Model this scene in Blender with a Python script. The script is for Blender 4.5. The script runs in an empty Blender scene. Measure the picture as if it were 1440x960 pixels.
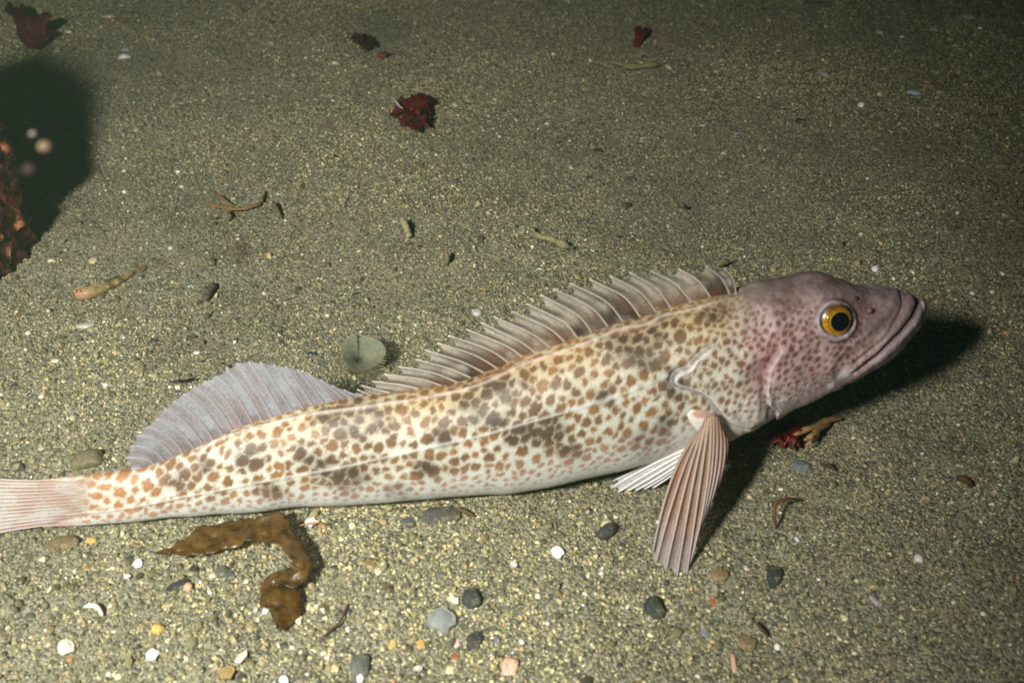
import bpy, bmesh, math, random
import numpy as np
from mathutils import Vector, Matrix

RAD = math.radians
rng = np.random.default_rng(7)
random.seed(7)
S = bpy.context.scene
C = S.collection

# ------------------------------------------------------------------ camera
PITCH, CAM_H, LENS = RAD(38.0), 0.45, 36.9
cam_d = bpy.data.cameras.new('camera')
cam = bpy.data.objects.new('camera', cam_d)
C.objects.link(cam)
cam.location = (0, 0, CAM_H)
cam.rotation_euler = (math.pi/2 - PITCH, 0, 0)
cam_d.lens = LENS
cam_d.sensor_width = 36.0
cam_d.clip_start = 0.01
cam_d.clip_end = 50
cam_d.dof.use_dof = True
cam_d.dof.focus_distance = 0.74
cam_d.dof.aperture_fstop = 11.0
S.camera = cam

# ------------------------------------------------------------------ world: faint daylight that has come down through green water
w = bpy.data.worlds.new('World'); S.world = w; w.use_nodes = True
wn = w.node_tree.nodes; wl = w.node_tree.links
sky = wn.new('ShaderNodeTexSky'); sky.sky_type = 'NISHITA'; sky.sun_disc = False
sky.sun_elevation = RAD(50); sky.sun_rotation = RAD(-60)
tint = wn.new('ShaderNodeMixRGB'); tint.blend_type = 'MULTIPLY'; tint.inputs[0].default_value = 1.0
tint.inputs[2].default_value = (0.45, 1.0, 0.72, 1)
wl.new(sky.outputs[0], tint.inputs[1])
wl.new(tint.outputs[0], wn['Background'].inputs[0])
wn['Background'].inputs[1].default_value = 0.006

# ------------------------------------------------------------------ the dive strobe that lights the picture, on its arm left of the camera
ld = bpy.data.lights.new('dive_strobe', 'SPOT')
ld.energy = 86.0
ld.color = (1.0, 0.965, 0.88)
ld.spot_size = RAD(77); ld.spot_blend = 1.0
ld.shadow_soft_size = 0.05
strobe = bpy.data.objects.new('dive_strobe', ld); C.objects.link(strobe)
strobe.location = (-0.37, -0.17, 0.685)
aim = Vector((-0.25, 0.44, 0.0))
strobe.rotation_euler = (aim - strobe.location).to_track_quat('-Z', 'Y').to_euler()

S.view_settings.view_transform = 'Standard'
S.view_settings.look = 'None'
S.view_settings.exposure = 0.0
S.view_settings.gamma = 1.0
S.render.engine = 'CYCLES'
S.cycles.use_denoising = True
S.cycles.filter_width = 1.7
S.cycles.max_bounces = 8
S.cycles.transparent_max_bounces = 16

# ------------------------------------------------------------------ helpers: photograph pixel <-> world
FPX = 1440 * LENS / 36.0
RIGHT = np.array([1., 0, 0])
UP = np.array([0, math.sin(PITCH), math.cos(PITCH)])
FWD = np.array([0, math.cos(PITCH), -math.sin(PITCH)])
EYE = np.array([0, 0, CAM_H])

def ray(x, y):
    d = FWD + RIGHT*((x-720)/FPX) - UP*((y-480)/FPX)
    return d
def G(x, y, z=0.0):
    d = ray(x, y); t = (z-CAM_H)/d[2]
    return EYE + d*t
def at_depth(x, y, t):
    return EYE + ray(x, y)*t
def depth_of(p):
    return float((np.asarray(p)-EYE) @ FWD)
def px_of(P):
    Q = np.asarray(P) - EYE
    z = Q @ FWD
    return np.stack([720 + FPX*(Q @ RIGHT)/z, 480 - FPX*(Q @ UP)/z], -1)
def mpp(x, y):           # metres per photograph pixel on the sand there
    return depth_of(G(x, y))/FPX

def lin(r, g, b):
    f = lambda c: (c/255/12.92) if c/255 <= 0.04045 else ((c/255+0.055)/1.055)**2.4
    return np.array([f(r), f(g), f(b)])

def sstep(a, b, x):
    t = np.clip((x-a)/(b-a), 0, 1)
    return t*t*(3-2*t)

def vnoise(p, seed=0, scale=1.0):
    """smooth value noise, p (...,2 or 3) -> [0,1]"""
    p = np.asarray(p, float)*scale
    if p.shape[-1] == 2:
        p = np.concatenate([p, np.zeros(p.shape[:-1]+(1,))], -1)
    i = np.floor(p).astype(np.int64); f = p - i; f = f*f*(3-2*f)
    def h(ix, iy, iz):
        n = (ix*374761393 + iy*668265263 + iz*2147483647 + seed*974634777) & 0xffffffff
        n = ((n ^ (n >> 13))*1274126177) & 0xffffffff
        n = n ^ (n >> 16)
        return (n & 0xffff)/65535.0
    r = 0
    for dx in (0, 1):
        for dy in (0, 1):
            for dz in (0, 1):
                wgt = (f[..., 0] if dx else 1-f[..., 0])*(f[..., 1] if dy else 1-f[..., 1])*(f[..., 2] if dz else 1-f[..., 2])
                r = r + wgt*h(i[..., 0]+dx, i[..., 1]+dy, i[..., 2]+dz)
    return r
def fbm(p, seed=0, scale=1.0, octv=3):
    a, s, t = 0.5, 0, 0
    for k in range(octv):
        s = s + a*vnoise(p, seed+k*17, scale*2**k); t += a; a *= 0.5
    return s/t

def poly_dist(P, line):
    """distance of points P (n,2) to a polyline, plus signed side of the nearest segment and the parameter along it (0..1)"""
    line = np.asarray(line, float)
    best = np.full(len(P), 1e9); side = np.zeros(len(P)); par = np.zeros(len(P))
    seg = np.linalg.norm(np.diff(line, axis=0), axis=1); cum = np.concatenate([[0], np.cumsum(seg)])
    for k in range(len(line)-1):
        a, b = line[k], line[k+1]; ab = b-a
        t = np.clip(((P-a) @ ab)/(ab @ ab), 0, 1)
        q = a + t[:, None]*ab
        d = np.linalg.norm(P-q, axis=1)
        cr = ab[0]*(P[:, 1]-a[1]) - ab[1]*(P[:, 0]-a[0])
        m = d < best
        best[m] = d[m]; side[m] = np.sign(cr[m]); par[m] = (cum[k]+t[m]*seg[k])/cum[-1]
    return best, side, par
def inside_poly(P, poly):
    poly = np.asarray(poly, float); x, y = P[:, 0], P[:, 1]
    r = np.zeros(len(P), bool); j = len(poly)-1
    for i in range(len(poly)):
        xi, yi = poly[i]; xj, yj = poly[j]
        c = ((yi > y) != (yj > y)) & (x < (xj-xi)*(y-yi)/((yj-yi) or 1e-9)+xi)
        r ^= c; j = i
    return r
def smooth_line(pts, n):
    """Catmull-Rom through pts, n samples"""
    pts = np.asarray(pts, float)
    p = np.vstack([2*pts[0]-pts[1], pts, 2*pts[-1]-pts[-2]])
    seg = np.linalg.norm(np.diff(pts, axis=0), axis=1); cum = np.concatenate([[0], np.cumsum(seg)])
    out = []
    for s in np.linspace(0, cum[-1], n):
        k = min(max(int(np.searchsorted(cum, s, 'right'))-1, 0), len(seg)-1)
        t = (s-cum[k])/max(seg[k], 1e-9)
        a, b, c, d = p[k], p[k+1], p[k+2], p[k+3]
        out.append(0.5*((2*b)+(-a+c)*t+(2*a-5*b+4*c-d)*t*t+(-a+3*b-3*c+d)*t**3))
    return np.array(out)

# ------------------------------------------------------------------ helpers: objects
def mesh_obj(name, verts, faces, mat=None, parent=None, smooth=True, cols=None, loc=None):
    me = bpy.data.meshes.new(name)
    v = np.asarray(verts, float)
    if loc is not None:
        v = v - np.asarray(loc)
    me.from_pydata(v.tolist(), [], faces if isinstance(faces, list) else faces.tolist())
    if smooth:
        me.polygons.foreach_set('use_smooth', [True]*len(me.polygons))
    if cols is not None:
        c = np.ones((len(v), 4), np.float32); c[:, :cols.shape[1]] = cols
        a = me.color_attributes.new('skin', 'FLOAT_COLOR', 'POINT')
        a.data.foreach_set('color', c.ravel())
    me.update()
    o = bpy.data.objects.new(name, me); C.objects.link(o)
    if loc is not None:
        o.location = loc
    if mat: me.materials.append(mat)
    if parent is not None:
        adopt(o, parent)
    return o
def world_loc(o):
    p = Vector(o.location)
    while o.parent is not None:
        o = o.parent
        if o.get('_abs') is None: pass
    return p
ABS = {}
def adopt(o, parent):
    """parent o while keeping its world place (parents are only ever translated)"""
    o.parent = parent
    o.matrix_parent_inverse = Matrix.Translation(-Vector(ABS.get(parent.name, parent.location)))
    ABS[o.name] = tuple(o.location)
def empty(name, loc):
    o = bpy.data.objects.new(name, None); C.objects.link(o); o.location = loc
    o.empty_display_size = 0.01
    ABS[o.name] = tuple(loc)
    return o
def tag(o, label=None, cat=None, group=None, kind=None):
    if label: o['label'] = label
    if cat: o['category'] = cat
    if group: o['group'] = group
    if kind: o['kind'] = kind
    return o
def grid_faces(n, m, closed=False):
    """n rows of m points"""
    i = np.arange(n-1)[:, None]; j = np.arange(m if closed else m-1)[None, :]
    a = i*m + j; b = i*m + (j+1) % m
    return np.stack([a, b, b+m, a+m], -1).reshape(-1, 4)
def tube(path, radii, nseg=6, cap=True):
    path = np.asarray(path, float); n = len(path)
    radii = np.broadcast_to(np.asarray(radii, float), (n,))
    t = np.gradient(path, axis=0); t /= np.linalg.norm(t, axis=1)[:, None]+1e-12
    ref = np.array([0, 0, 1.]) if abs(t[:, 2]).mean() < 0.8 else np.array([1., 0, 0])
    u = np.cross(t, ref); u /= np.linalg.norm(u, axis=1)[:, None]+1e-12
    v = np.cross(t, u)
    ang = np.linspace(0, 2*np.pi, nseg, endpoint=False)
    V = path[:, None] + radii[:, None, None]*(np.cos(ang)[None, :, None]*u[:, None] + np.sin(ang)[None, :, None]*v[:, None])
    V = V.reshape(-1, 3); F = grid_faces(n, nseg, True).tolist()
    if cap:
        F.append(list(range(nseg))[::-1]); F.append([(n-1)*nseg+k for k in range(nseg)])
    return V, F

# ------------------------------------------------------------------ materials
def new_mat(name):
    m = bpy.data.materials.new(name); m.use_nodes = True
    return m, m.node_tree.nodes, m.node_tree.links, m.node_tree.nodes['Principled BSDF']
def vcol_mat(name, rough=0.4, spec=0.5, noise_scale=900, noise_amt=0.18, bump=0.15, bump_scale=700, trans=0.0, alpha=1.0, coat=0.0, sss=0.0):
    m, N, L, B = new_mat(name)
    a = N.new('ShaderNodeVertexColor'); a.layer_name = 'skin'
    tc = N.new('ShaderNodeTexCoord')
    n = N.new('ShaderNodeTexNoise'); n.inputs['Scale'].default_value = noise_scale; n.inputs['Detail'].default_value = 4
    L.new(tc.outputs['Object'], n.inputs['Vector'])
    mr = N.new('ShaderNodeMapRange'); mr.inputs[1].default_value = 0.3; mr.inputs[2].default_value = 0.7
    mr.inputs[3].default_value = 1-noise_amt; mr.inputs[4].default_value = 1+noise_amt
    L.new(n.outputs['Fac'], mr.inputs[0])
    mu = N.new('ShaderNodeVectorMath'); mu.operation = 'SCALE'
    L.new(a.outputs['Color'], mu.inputs[0]); L.new(mr.outputs[0], mu.inputs['Scale'])
    L.new(mu.outputs[0], B.inputs['Base Color'])
    B.inputs['Roughness'].default_value = rough
    B.inputs['Specular IOR Level'].default_value = spec
    B.inputs['Coat Weight'].default_value = coat
    B.inputs['Coat Roughness'].default_value = 0.2
    if sss:
        B.inputs['Subsurface Weight'].default_value = sss
        B.inputs['Subsurface Radius'].default_value = (0.004, 0.002, 0.0015)
        B.inputs['Subsurface Scale'].default_value = 1.0
    if bump:
        v = N.new('ShaderNodeTexVoronoi'); v.inputs['Scale'].default_value = bump_scale
        L.new(tc.outputs['Object'], v.inputs['Vector'])
        bp = N.new('ShaderNodeBump'); bp.inputs['Strength'].default_value = bump; bp.inputs['Distance'].default_value = 0.0006
        L.new(v.outputs['Distance'], bp.inputs['Height']); L.new(bp.outputs[0], B.inputs['Normal'])
    if trans or alpha < 1:
        out = N['Material Output']
        tr = N.new('ShaderNodeBsdfTranslucent'); L.new(mu.outputs[0], tr.inputs['Color'])
        mx = N.new('ShaderNodeMixShader'); mx.inputs[0].default_value = trans
        L.new(B.outputs[0], mx.inputs[1]); L.new(tr.outputs[0], mx.inputs[2])
        tp = N.new('ShaderNodeBsdfTransparent')
        m2 = N.new('ShaderNodeMixShader')
        L.new(a.outputs['Alpha'], m2.inputs[0])
        L.new(tp.outputs[0], m2.inputs[1]); L.new(mx.outputs[0], m2.inputs[2])
        L.new(m2.outputs[0], out.inputs['Surface'])
    return m
def plain_mat(name, col, rough=0.5, spec=0.5, var=0.25, scale=300, bump=0.3, col2=None, coat=0.0, trans=0.0, alpha=1.0):
    m, N, L, B = new_mat(name)
    tc = N.new('ShaderNodeTexCoord')
    n = N.new('ShaderNodeTexNoise'); n.inputs['Scale'].default_value = scale; n.inputs['Detail'].default_value = 6
    n.inputs['Roughness'].default_value = 0.65
    L.new(tc.outputs['Object'], n.inputs['Vector'])
    cr = N.new('ShaderNodeValToRGB')
    c1 = np.asarray(col); c2 = np.asarray(col2) if col2 is not None else c1
    e = cr.color_ramp.elements
    e[0].position = 0.32; e[0].color = (*(c1*(1-var)), 1)
    e[1].position = 0.68; e[1].color = (*np.minimum(c2*(1+var), 0.95), 1)
    L.new(n.outputs['Fac'], cr.inputs[0]); L.new(cr.outputs[0], B.inputs['Base Color'])
    B.inputs['Roughness'].default_value = rough; B.inputs['Specular IOR Level'].default_value = spec
    B.inputs['Coat Weight'].default_value = coat; B.inputs['Coat Roughness'].default_value = 0.12
    if bump:
        bp = N.new('ShaderNodeBump'); bp.inputs['Strength'].default_value = bump; bp.inputs['Distance'].default_value = 0.001
        L.new(n.outputs['Fac'], bp.inputs['Height']); L.new(bp.outputs[0], B.inputs['Normal'])
    if trans or alpha < 1:
        out = N['Material Output']
        tr = N.new('ShaderNodeBsdfTranslucent'); L.new(cr.outputs[0], tr.inputs['Color'])
        mx = N.new('ShaderNodeMixShader'); mx.inputs[0].default_value = trans
        L.new(B.outputs[0], mx.inputs[1]); L.new(tr.outputs[0], mx.inputs[2])
        tp = N.new('ShaderNodeBsdfTransparent'); m2 = N.new('ShaderNodeMixShader'); m2.inputs[0].default_value = alpha
        L.new(tp.outputs[0], m2.inputs[1]); L.new(mx.outputs[0], m2.inputs[2])
        L.new(m2.outputs[0], out.inputs['Surface'])
    return m

# ================================================================== the sea bed
def ground_z(P):
    """gentle relief of the sand (metres)"""
    P = np.asarray(P, float)
    return (fbm(P[..., :2], 3, 5.5, 3)-0.5)*0.018 + (fbm(P[..., :2], 9, 24, 3)-0.5)*0.009

def sand_sheet():
    xs = np.concatenate([[-4, -3, -2.2, -1.6], np.linspace(-1.2, 1.2, 380), [1.6, 2.2, 3, 4]])
    ys = np.concatenate([[-4, -2.5, -1.2, -0.5, 0], np.linspace(0.15, 1.9, 300), [2.2, 2.8, 3.6, 4.6]])
    X, Y = np.meshgrid(xs, ys)
    P = np.stack([X, Y], -1)
    Z = ground_z(P)
    V = np.stack([X, Y, Z], -1).reshape(-1, 3)
    m, N, L, B = new_mat('sand')
    tc = N.new('ShaderNodeTexCoord')
    vo = N.new('ShaderNodeTexVoronoi'); vo.inputs['Scale'].default_value = 620
    L.new(tc.outputs['Object'], vo.inputs['Vector'])
    cr = N.new('ShaderNodeValToRGB'); el = cr.color_ramp.elements
    sep = N.new('ShaderNodeSeparateColor'); L.new(vo.outputs['Color'], sep.inputs[0])
    cols = [(0.0, (0.055, 0.053, 0.042)), (0.3, (0.12, 0.120, 0.078)), (0.6, (0.19, 0.186, 0.115)), (0.85, (0.26, 0.235, 0.165)), (1.0, (0.36, 0.33, 0.25))]
    el[0].position, el[0].color = cols[0][0], (*cols[0][1], 1)
    el[1].position, el[1].color = cols[-1][0], (*cols[-1][1], 1)
    for p, c in cols[1:-1]:
        e = el.new(p); e.color = (*c, 1)
    L.new(sep.outputs[0], cr.inputs[0]); L.new(cr.outputs[0], B.inputs['Base Color'])
    B.inputs['Roughness'].default_value = 0.75
    bp = N.new('ShaderNodeBump'); bp.inputs['Strength'].default_value = 0.9; bp.inputs['Distance'].default_value = 0.001; bp.invert = True
    L.new(vo.outputs['Distance'], bp.inputs['Height']); L.new(bp.outputs[0], B.inputs['Normal'])
    o = mesh_obj('sand', V, grid_faces(len(ys), len(xs)), m)
    tag(o, 'grey olive sea bed of coarse sand', 'sand', kind='structure')
sand_sheet()

def sand_grains():
    n = 720000
    # area seen by the camera with a margin
    y = rng.uniform(0.22, 1.62, n*2); hw = 0.36 + 0.52*y
    x = rng.uniform(-1, 1, n*2)*1.2
    k = np.abs(x) < hw
    x, y = x[k][:n], y[k][:n]; n = len(x)
    P = np.stack([x, y], -1)
    size = 0.00054*np.exp(rng.normal(0, 0.40, n))          # radius
    u = rng.random(n)
    size = np.where(u > 0.993, rng.uniform(0.0013, 0.0022, n), size)
    size = np.where(u > 0.9993, rng.uniform(0.0022, 0.0036, n), size)
    # coarser towards the lower left of the picture, as bigger gravel gathers there
    coarse = sstep(0.75, 0.30, y)*sstep(0.25, -0.25, x)
    size *= 1 + 0.35*coarse
    size = np.minimum(size, 0.0042)
    z = ground_z(P) + size*rng.uniform(-0.25, 0.55, n)
    pal = np.array([lin(126, 118, 92), lin(108, 104, 84), lin(144, 133, 104), lin(92, 96, 82), lin(70, 74, 66), lin(44, 48, 46),
                    lin(158, 148, 122), lin(192, 184, 166), lin(172, 148, 104), lin(232, 228, 214), lin(166, 108, 66), lin(122, 98, 64), lin(98, 106, 100)])
    wts = np.array([0.21, 0.18, 0.13, 0.13, 0.09, 0.055, 0.065, 0.022, 0.022, 0.006, 0.004, 0.06, 0.045]); wts /= wts.sum()
    ci = rng.choice(len(pal), n, p=wts)
    col = pal[ci]*rng.uniform(0.85, 1.5, (n, 1))*np.array([1.46, 1.48, 1.03])
    # mixed patches: slightly darker, bluer sand and paler, yellower sand
    pt = fbm(P, 21, 7, 3)[:, None]
    col = col*(1 + (pt-0.5)*1.5*np.array([1.05, 1.0, 0.75]))*(1+(fbm(P, 23, 22, 2)[:, None]-0.5)*0.5)
    lum = col.mean(1, keepdims=True); col = col*0.72 + lum*np.array([1.05, 1.0, 0.84])*0.28
    col = col*0.72 + col.mean(0)*0.28*np.array([1.02, 1.0, 0.98])
    big = size > 0.0014
    col[big] = np.where(rng.random((big.sum(), 1)) < 0.5, col[big]*0.5, col[big]*0.85)
    me = bpy.data.meshes.new('sand_grains')
    me.vertices.add(n)
    me.vertices.foreach_set('co', np.stack([x, y, z], -1).ravel())
    def att(nm, typ, data, key):
        a = me.attributes.new(nm, typ, 'POINT'); a.data.foreach_set(key, np.ascontiguousarray(data, dtype=np.float32 if typ != 'INT' else np.int32).ravel())
    sc = size[:, None]*np.stack([rng.uniform(0.8, 1.45, n), rng.uniform(0.7, 1.1, n), rng.uniform(0.5, 0.95, n)], -1)
    rot = np.stack([rng.normal(0, 0.45, n), rng.normal(0, 0.45, n), rng.uniform(0, 6.28, n)], -1)
    att('gscale', 'FLOAT_VECTOR', sc, 'vector'); att('grot', 'FLOAT_VECTOR', rot, 'vector')
    att('gcol', 'FLOAT_VECTOR', np.clip(col, 0, 0.9), 'vector'); att('gvar', 'INT', rng.integers(0, 4, n), 'value')
    o = bpy.data.objects.new('sand_grains', me); C.objects.link(o)
    m, N, L, B = new_mat('sand_grain')
    a = N.new('ShaderNodeAttribute'); a.attribute_type = 'INSTANCER'; a.attribute_name = 'gcol'
    L.new(a.outputs['Vector'], B.inputs['Base Color'])
    B.inputs['Roughness'].default_value = 0.34; B.inputs['Specular IOR Level'].default_value = 0.45
    g = bpy.data.node_groups.new('scatter_grains', 'GeometryNodeTree')
    g.interface.new_socket('Geometry', in_out='INPUT', socket_type='NodeSocketGeometry')
    g.interface.new_socket('Geometry', in_out='OUTPUT', socket_type='NodeSocketGeometry')
    n_ = g.nodes.new; l_ = g.links.new
    gi, go = n_('NodeGroupInput'), n_('NodeGroupOutput')
    join = n_('GeometryNodeJoinGeometry')
    for q in range(4):
        ico = n_('GeometryNodeMeshIcoSphere'); ico.inputs['Radius'].default_value = 1.0; ico.inputs['Subdivisions'].default_value = 2 if q >= 2 else 1
        nz = n_('ShaderNodeTexNoise'); nz.noise_dimensions = '4D'; nz.inputs['Scale'].default_value = 0.9; nz.inputs['W'].default_value = q*3.7+1
        sub = n_('ShaderNodeVectorMath'); sub.operation = 'SUBTRACT'; sub.inputs[1].default_value = (0.5, 0.5, 0.5)
        mul = n_('ShaderNodeVectorMath'); mul.operation = 'SCALE'; mul.inputs['Scale'].default_value = 1.5
        sp = n_('GeometryNodeSetPosition')
        l_(nz.outputs['Color'], sub.inputs[0]); l_(sub.outputs[0], mul.inputs[0]); l_(mul.outputs[0], sp.inputs['Offset'])
        l_(ico.outputs['Mesh'], sp.inputs['Geometry'])
        ss = n_('GeometryNodeSetShadeSmooth'); ss.inputs['Shade Smooth'].default_value = q == 3
        l_(sp.outputs[0], ss.inputs[0])
        sm = n_('GeometryNodeSetMaterial'); sm.inputs['Material'].default_value = m
        l_(ss.outputs[0], sm.inputs[0])
        g2 = n_('GeometryNodeGeometryToInstance'); l_(sm.outputs[0], g2.inputs[0]); l_(g2.outputs[0], join.inputs[0])
    iop = n_('GeometryNodeInstanceOnPoints'); iop.inputs['Pick Instance'].default_value = True
    def named(nm, typ):
        a_ = n_('GeometryNodeInputNamedAttribute'); a_.data_type = typ; a_.inputs['Name'].default_value = nm
        return a_.outputs['Attribute']
    l_(gi.outputs[0], iop.inputs['Points']); l_(join.outputs[0], iop.inputs['Instance'])
    l_(named('gvar', 'INT'), iop.inputs['Instance Index'])
    l_(named('gscale', 'FLOAT_VECTOR'), iop.inputs['Scale'])
    e2r = n_('FunctionNodeEulerToRotation'); l_(named('grot', 'FLOAT_VECTOR'), e2r.inputs[0]); l_(e2r.outputs[0], iop.inputs['Rotation'])
    l_(iop.outputs[0], go.inputs[0])
    md = o.modifiers.new('scatter_grains', 'NODES'); md.node_group = g
    tag(o, 'coarse olive and grey sand grains covering the sea bed', 'sand', kind='stuff')
sand_grains()

# ================================================================== the spotted fish
ROLL = RAD(15)
G0, G1 = G(0, 748), G(870, 690)
AX = G1-G0; AX /= np.linalg.norm(AX)
BACK = np.array([-AX[1], AX[0], 0]); BACK /= np.linalg.norm(BACK)
UHAT = math.cos(ROLL)*np.array([0, 0, 1.]) + math.sin(ROLL)*BACK
NRM = -math.cos(ROLL)*BACK + math.sin(ROLL)*np.array([0, 0, 1.])
def FP(x, y, off=0.0):
    """photograph pixel -> point of the fish's middle plane (moved off towards the near flank)"""
    d = ray(x, y); t = ((G0 + NRM*off - EYE) @ NRM)/(d @ NRM)
    return EYE + d*t

TOP = np.array([(60,674),(100,670),(140,666),(180,660),(230,646),(277,627),(335,602),(390,588),(450,571),(510,557),(560,553),(610,545),(650,537),(705,515),(740,501),
    (777,488),(837,467),(868,455),(909,446),(931,437),(972,426),(1006,416),(1030,410),(1051,402),(1074,393),(1103,387),(1124,383),(1134,380),(1143,378.5),(1155,379.5),
    (1170,384),(1187,390),(1207,398),(1220,402),(1233,403),(1245,403.5),(1262,405.5),(1276,410),(1284,416),(1288.5,420.5),(1291,417.5),(1294,416.5),(1299,420),(1302,425),(1303.5,430)], float)
BOT = np.array([(60,741),(100,738),(200,731),(300,722),(400,713),(500,706),(600,700),(700,692),(750,685),(840,666),(915,646),(960,634),(1000,623),(1030,612),(1057,599),
    (1092,580),(1139,559),(1166,545),(1197,531),(1224,517),(1245,504),(1270,482),(1284,466),(1291,456),(1297,446.5),(1301,439),(1303.5,431)], float)
WID = np.array([(60,0.6),(80,4.5),(100,8.5),(140,15),(200,23),(300,33),(400,43),(500,51),(600,58),(700,63),(800,67),(900,70),(1000,73),(1080,73),(1140,68),(1190,60),(1230,50),(1262,39),(1285,27),(1297,15),(1302,6),(1303.5,1)], float)

fish = empty('spotted_fish', tuple(G(620, 700)))
tag(fish, 'large cream bottom fish with brown spots and yellow eye lying on the sand', 'fish')

NS_B, NS_H, M = 560, 400, 264
sx = np.concatenate([np.linspace(60, 930, NS_B, endpoint=False), np.linspace(930, 1240, int(NS_H*0.68), endpoint=False), np.linspace(1240, 1303.5, NS_H-int(NS_H*0.68))])
ns = len(sx)
def sm(y, k):
    ker = np.hanning(k+2)[1:-1]; ker /= ker.sum(); pad = k//2
    return np.convolve(np.pad(y, pad, 'edge'), ker, 'valid')[:len(y)]
ty = np.interp(sx, TOP[:, 0], TOP[:, 1]); by = np.interp(sx, BOT[:, 0], BOT[:, 1]); wd = np.interp(sx, WID[:, 0], WID[:, 1])
ty = ty - 7.0*sstep(230, 420, sx)*sstep(1045, 990, sx)
bodymask = sstep(1215, 1170, sx)
ty = ty*(1-bodymask) + sm(ty, 31)*bodymask
by = sm(by, 9)*0.5+by*0.5; wd = sm(wd, 15)
Tp = np.array([FP(x, y) for x, y in zip(sx, ty)]); Bp = np.array([FP(x, y) for x, y in zip(sx, by)])
Cn = (Tp+Bp)/2; Hv = (Tp-Bp)/2; Hs = np.linalg.norm(Hv, axis=1)
mp = np.array([depth_of(c)/FPX for c in Cn]); Wm = wd*mp
Vd = Cn-EYE; slope = -(Vd @ UHAT)/(Vd @ NRM)
Hc = np.sqrt(np.maximum(Hs**2-(slope*Wm)**2, (0.35*Hs)**2))
Hu = Hv/np.maximum(Hs, 1e-6)[:, None]
th = np.linspace(0, 2*np.pi, M, endpoint=False)
ct, st = np.cos(th), np.sin(th)
# flanks a little flatter than an ellipse, belly a little broader
prof_n = np.sign(st)*np.abs(st)**0.88
prof_u = np.sign(ct)*np.abs(ct)**0.97
P0 = Cn[:, None] + Hc[:, None, None]*prof_u[None, :, None]*Hu[:, None] + Wm[:, None, None]*prof_n[None, :, None]*NRM[None, None]
MH = M//2
near = P0[:, :MH+1]                                     # from the back over the near flank to the belly
NV = near.reshape(-1, 3)
PX = px_of(NV)
jj = np.tile(np.arange(MH+1), ns); xx = np.repeat(sx, MH+1)
tt = jj/MH                                             # 0 back .. 1 belly
# outward direction
ou = (ct[None, :MH+1, None]*Hu[:, None]/np.maximum(Hc, 1e-4)[:, None, None] + st[None, :MH+1, None]*NRM/np.maximum(Wm, 1e-4)[:, None, None])
ou = ou.reshape(-1, 3); ou /= np.linalg.norm(ou, axis=1)[:, None]
PXM = 0.00050                                          # about one photograph pixel on the fish

MOUTH = smooth_line([(1290,420),(1288.5,431),(1282,445),(1268,463),(1250,481),(1229,501),(1208,516),(1199,521)], 40)
LIPG = smooth_line([(1263,406),(1268,416),(1268.5,426),(1264,440),(1255,456),(1241,476),(1220,493),(1199,510)], 40)
UPLIP = (MOUTH[:]+LIPG)/2
LOLIP = smooth_line([(1297,428),(1293,441),(1283,456),(1268,473),(1249,491),(1228,508),(1205,523)], 40)
EYEC = np.array([1174.5, 451.0])
OPER = [(1047,599),(1030,594),(1018,584),(1008,572),(997,559),(985,551),(968,546),(953,542),(948,536),(949,529),(956,523),(968,519),(978,507),(990,496),(1004,488),(1030,480),(1075,500),(1085,560),(1075,590)]
OPEDGE = smooth_line(OPER[:15], 60)
PREOP = smooth_line([(1096,495),(1088,508),(1081,522),(1078,540),(1077,558),(1081,569),(1092,579)], 40)
LATL = smooth_line([(60,724),(110,721),(200,710),(300,690),(400,671),(500,652),(600,630),(700,606),(800,577),(870,556),(940,528)], 90)
DORL = smooth_line([(277,632),(335,608),(388,593),(450,580),(530,570),(590,561),(650,548),(705,528),(740,511),(777,498),(837,478),(868,464),(909,456),(931,445),(972,435),(1006,426)], 90)
headness = sstep(975, 1075, PX[:, 0] + 0.25*(PX[:, 1]-500) + 50*(fbm(PX, 55, 1/30, 3)-0.5))

dm, sdm, pm = poly_dist(PX, MOUTH); dl, _, pl = poly_dist(PX, LIPG)
du, _, pu = poly_dist(PX, UPLIP); do_, _, _ = poly_dist(PX, LOLIP)
re = np.hypot(PX[:, 0]-EYEC[0], (PX[:, 1]-EYEC[1])*1.06)
dop, _, pop = poly_dist(PX, OPEDGE); inop = inside_poly(PX, OPER); sop = np.where(inop, dop, -dop)
dpre, spre, ppre = poly_dist(PX, PREOP)
front = (PX[:, 0] > np.interp(PX[:, 1], PREOP[:, 1], PREOP[:, 0]))
inpre = (PX[:, 1] > 485) & (PX[:, 1] < 590)
dlat, _, _ = poly_dist(PX, LATL); ddor, _, _ = poly_dist(PX, DORL)
ga = lambda d, s: np.exp(-(d/s)**2)
hd = np.zeros(len(NV))
endf = sstep(1.0, 0.9, pm)
hd -= 0.0036*ga(dm, 2.0)*np.where(pm < 0.999, 1, 0.5)
hd -= 0.0011*ga(dl, 1.7)
hd += 0.0008*ga(du, 5.0)
hd += 0.0008*ga(do_, 5.5)
hd += 0.0030*ga(re-25.5, 5.0) - 0.003*sstep(24, 15, re)
hd += 0.0016*ga(np.hypot(PX[:, 0]-1165, (PX[:, 1]-421)*1.6), 24)           # brow
hd -= 0.0018*ga(np.hypot((PX[:, 0]-1225)*0.6, PX[:, 1]-432), 12)           # hollow before the eye
hd += 0.0028*sstep(-1.6, 1.6, sop)*np.exp(-np.maximum(sop, 0)/34) - 0.0022*ga(sop+4.5, 3.5)
hd += np.where(inpre & front, 0.0024*np.exp(-dpre/22)*sstep(0, 2.2, dpre), 0) - np.where(inpre & ~front, 0.0020*ga(dpre-4, 7), 0)
hd -= 0.0020*ga(np.hypot((PX[:, 0]-1066)*0.8 + (PX[:, 1]-530)*0.35, (PX[:, 1]-525)*0.4), 11)
hd += 0.0005*ga(dlat, 2.0) + 0.0006*ga(ddor, 3)
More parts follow.
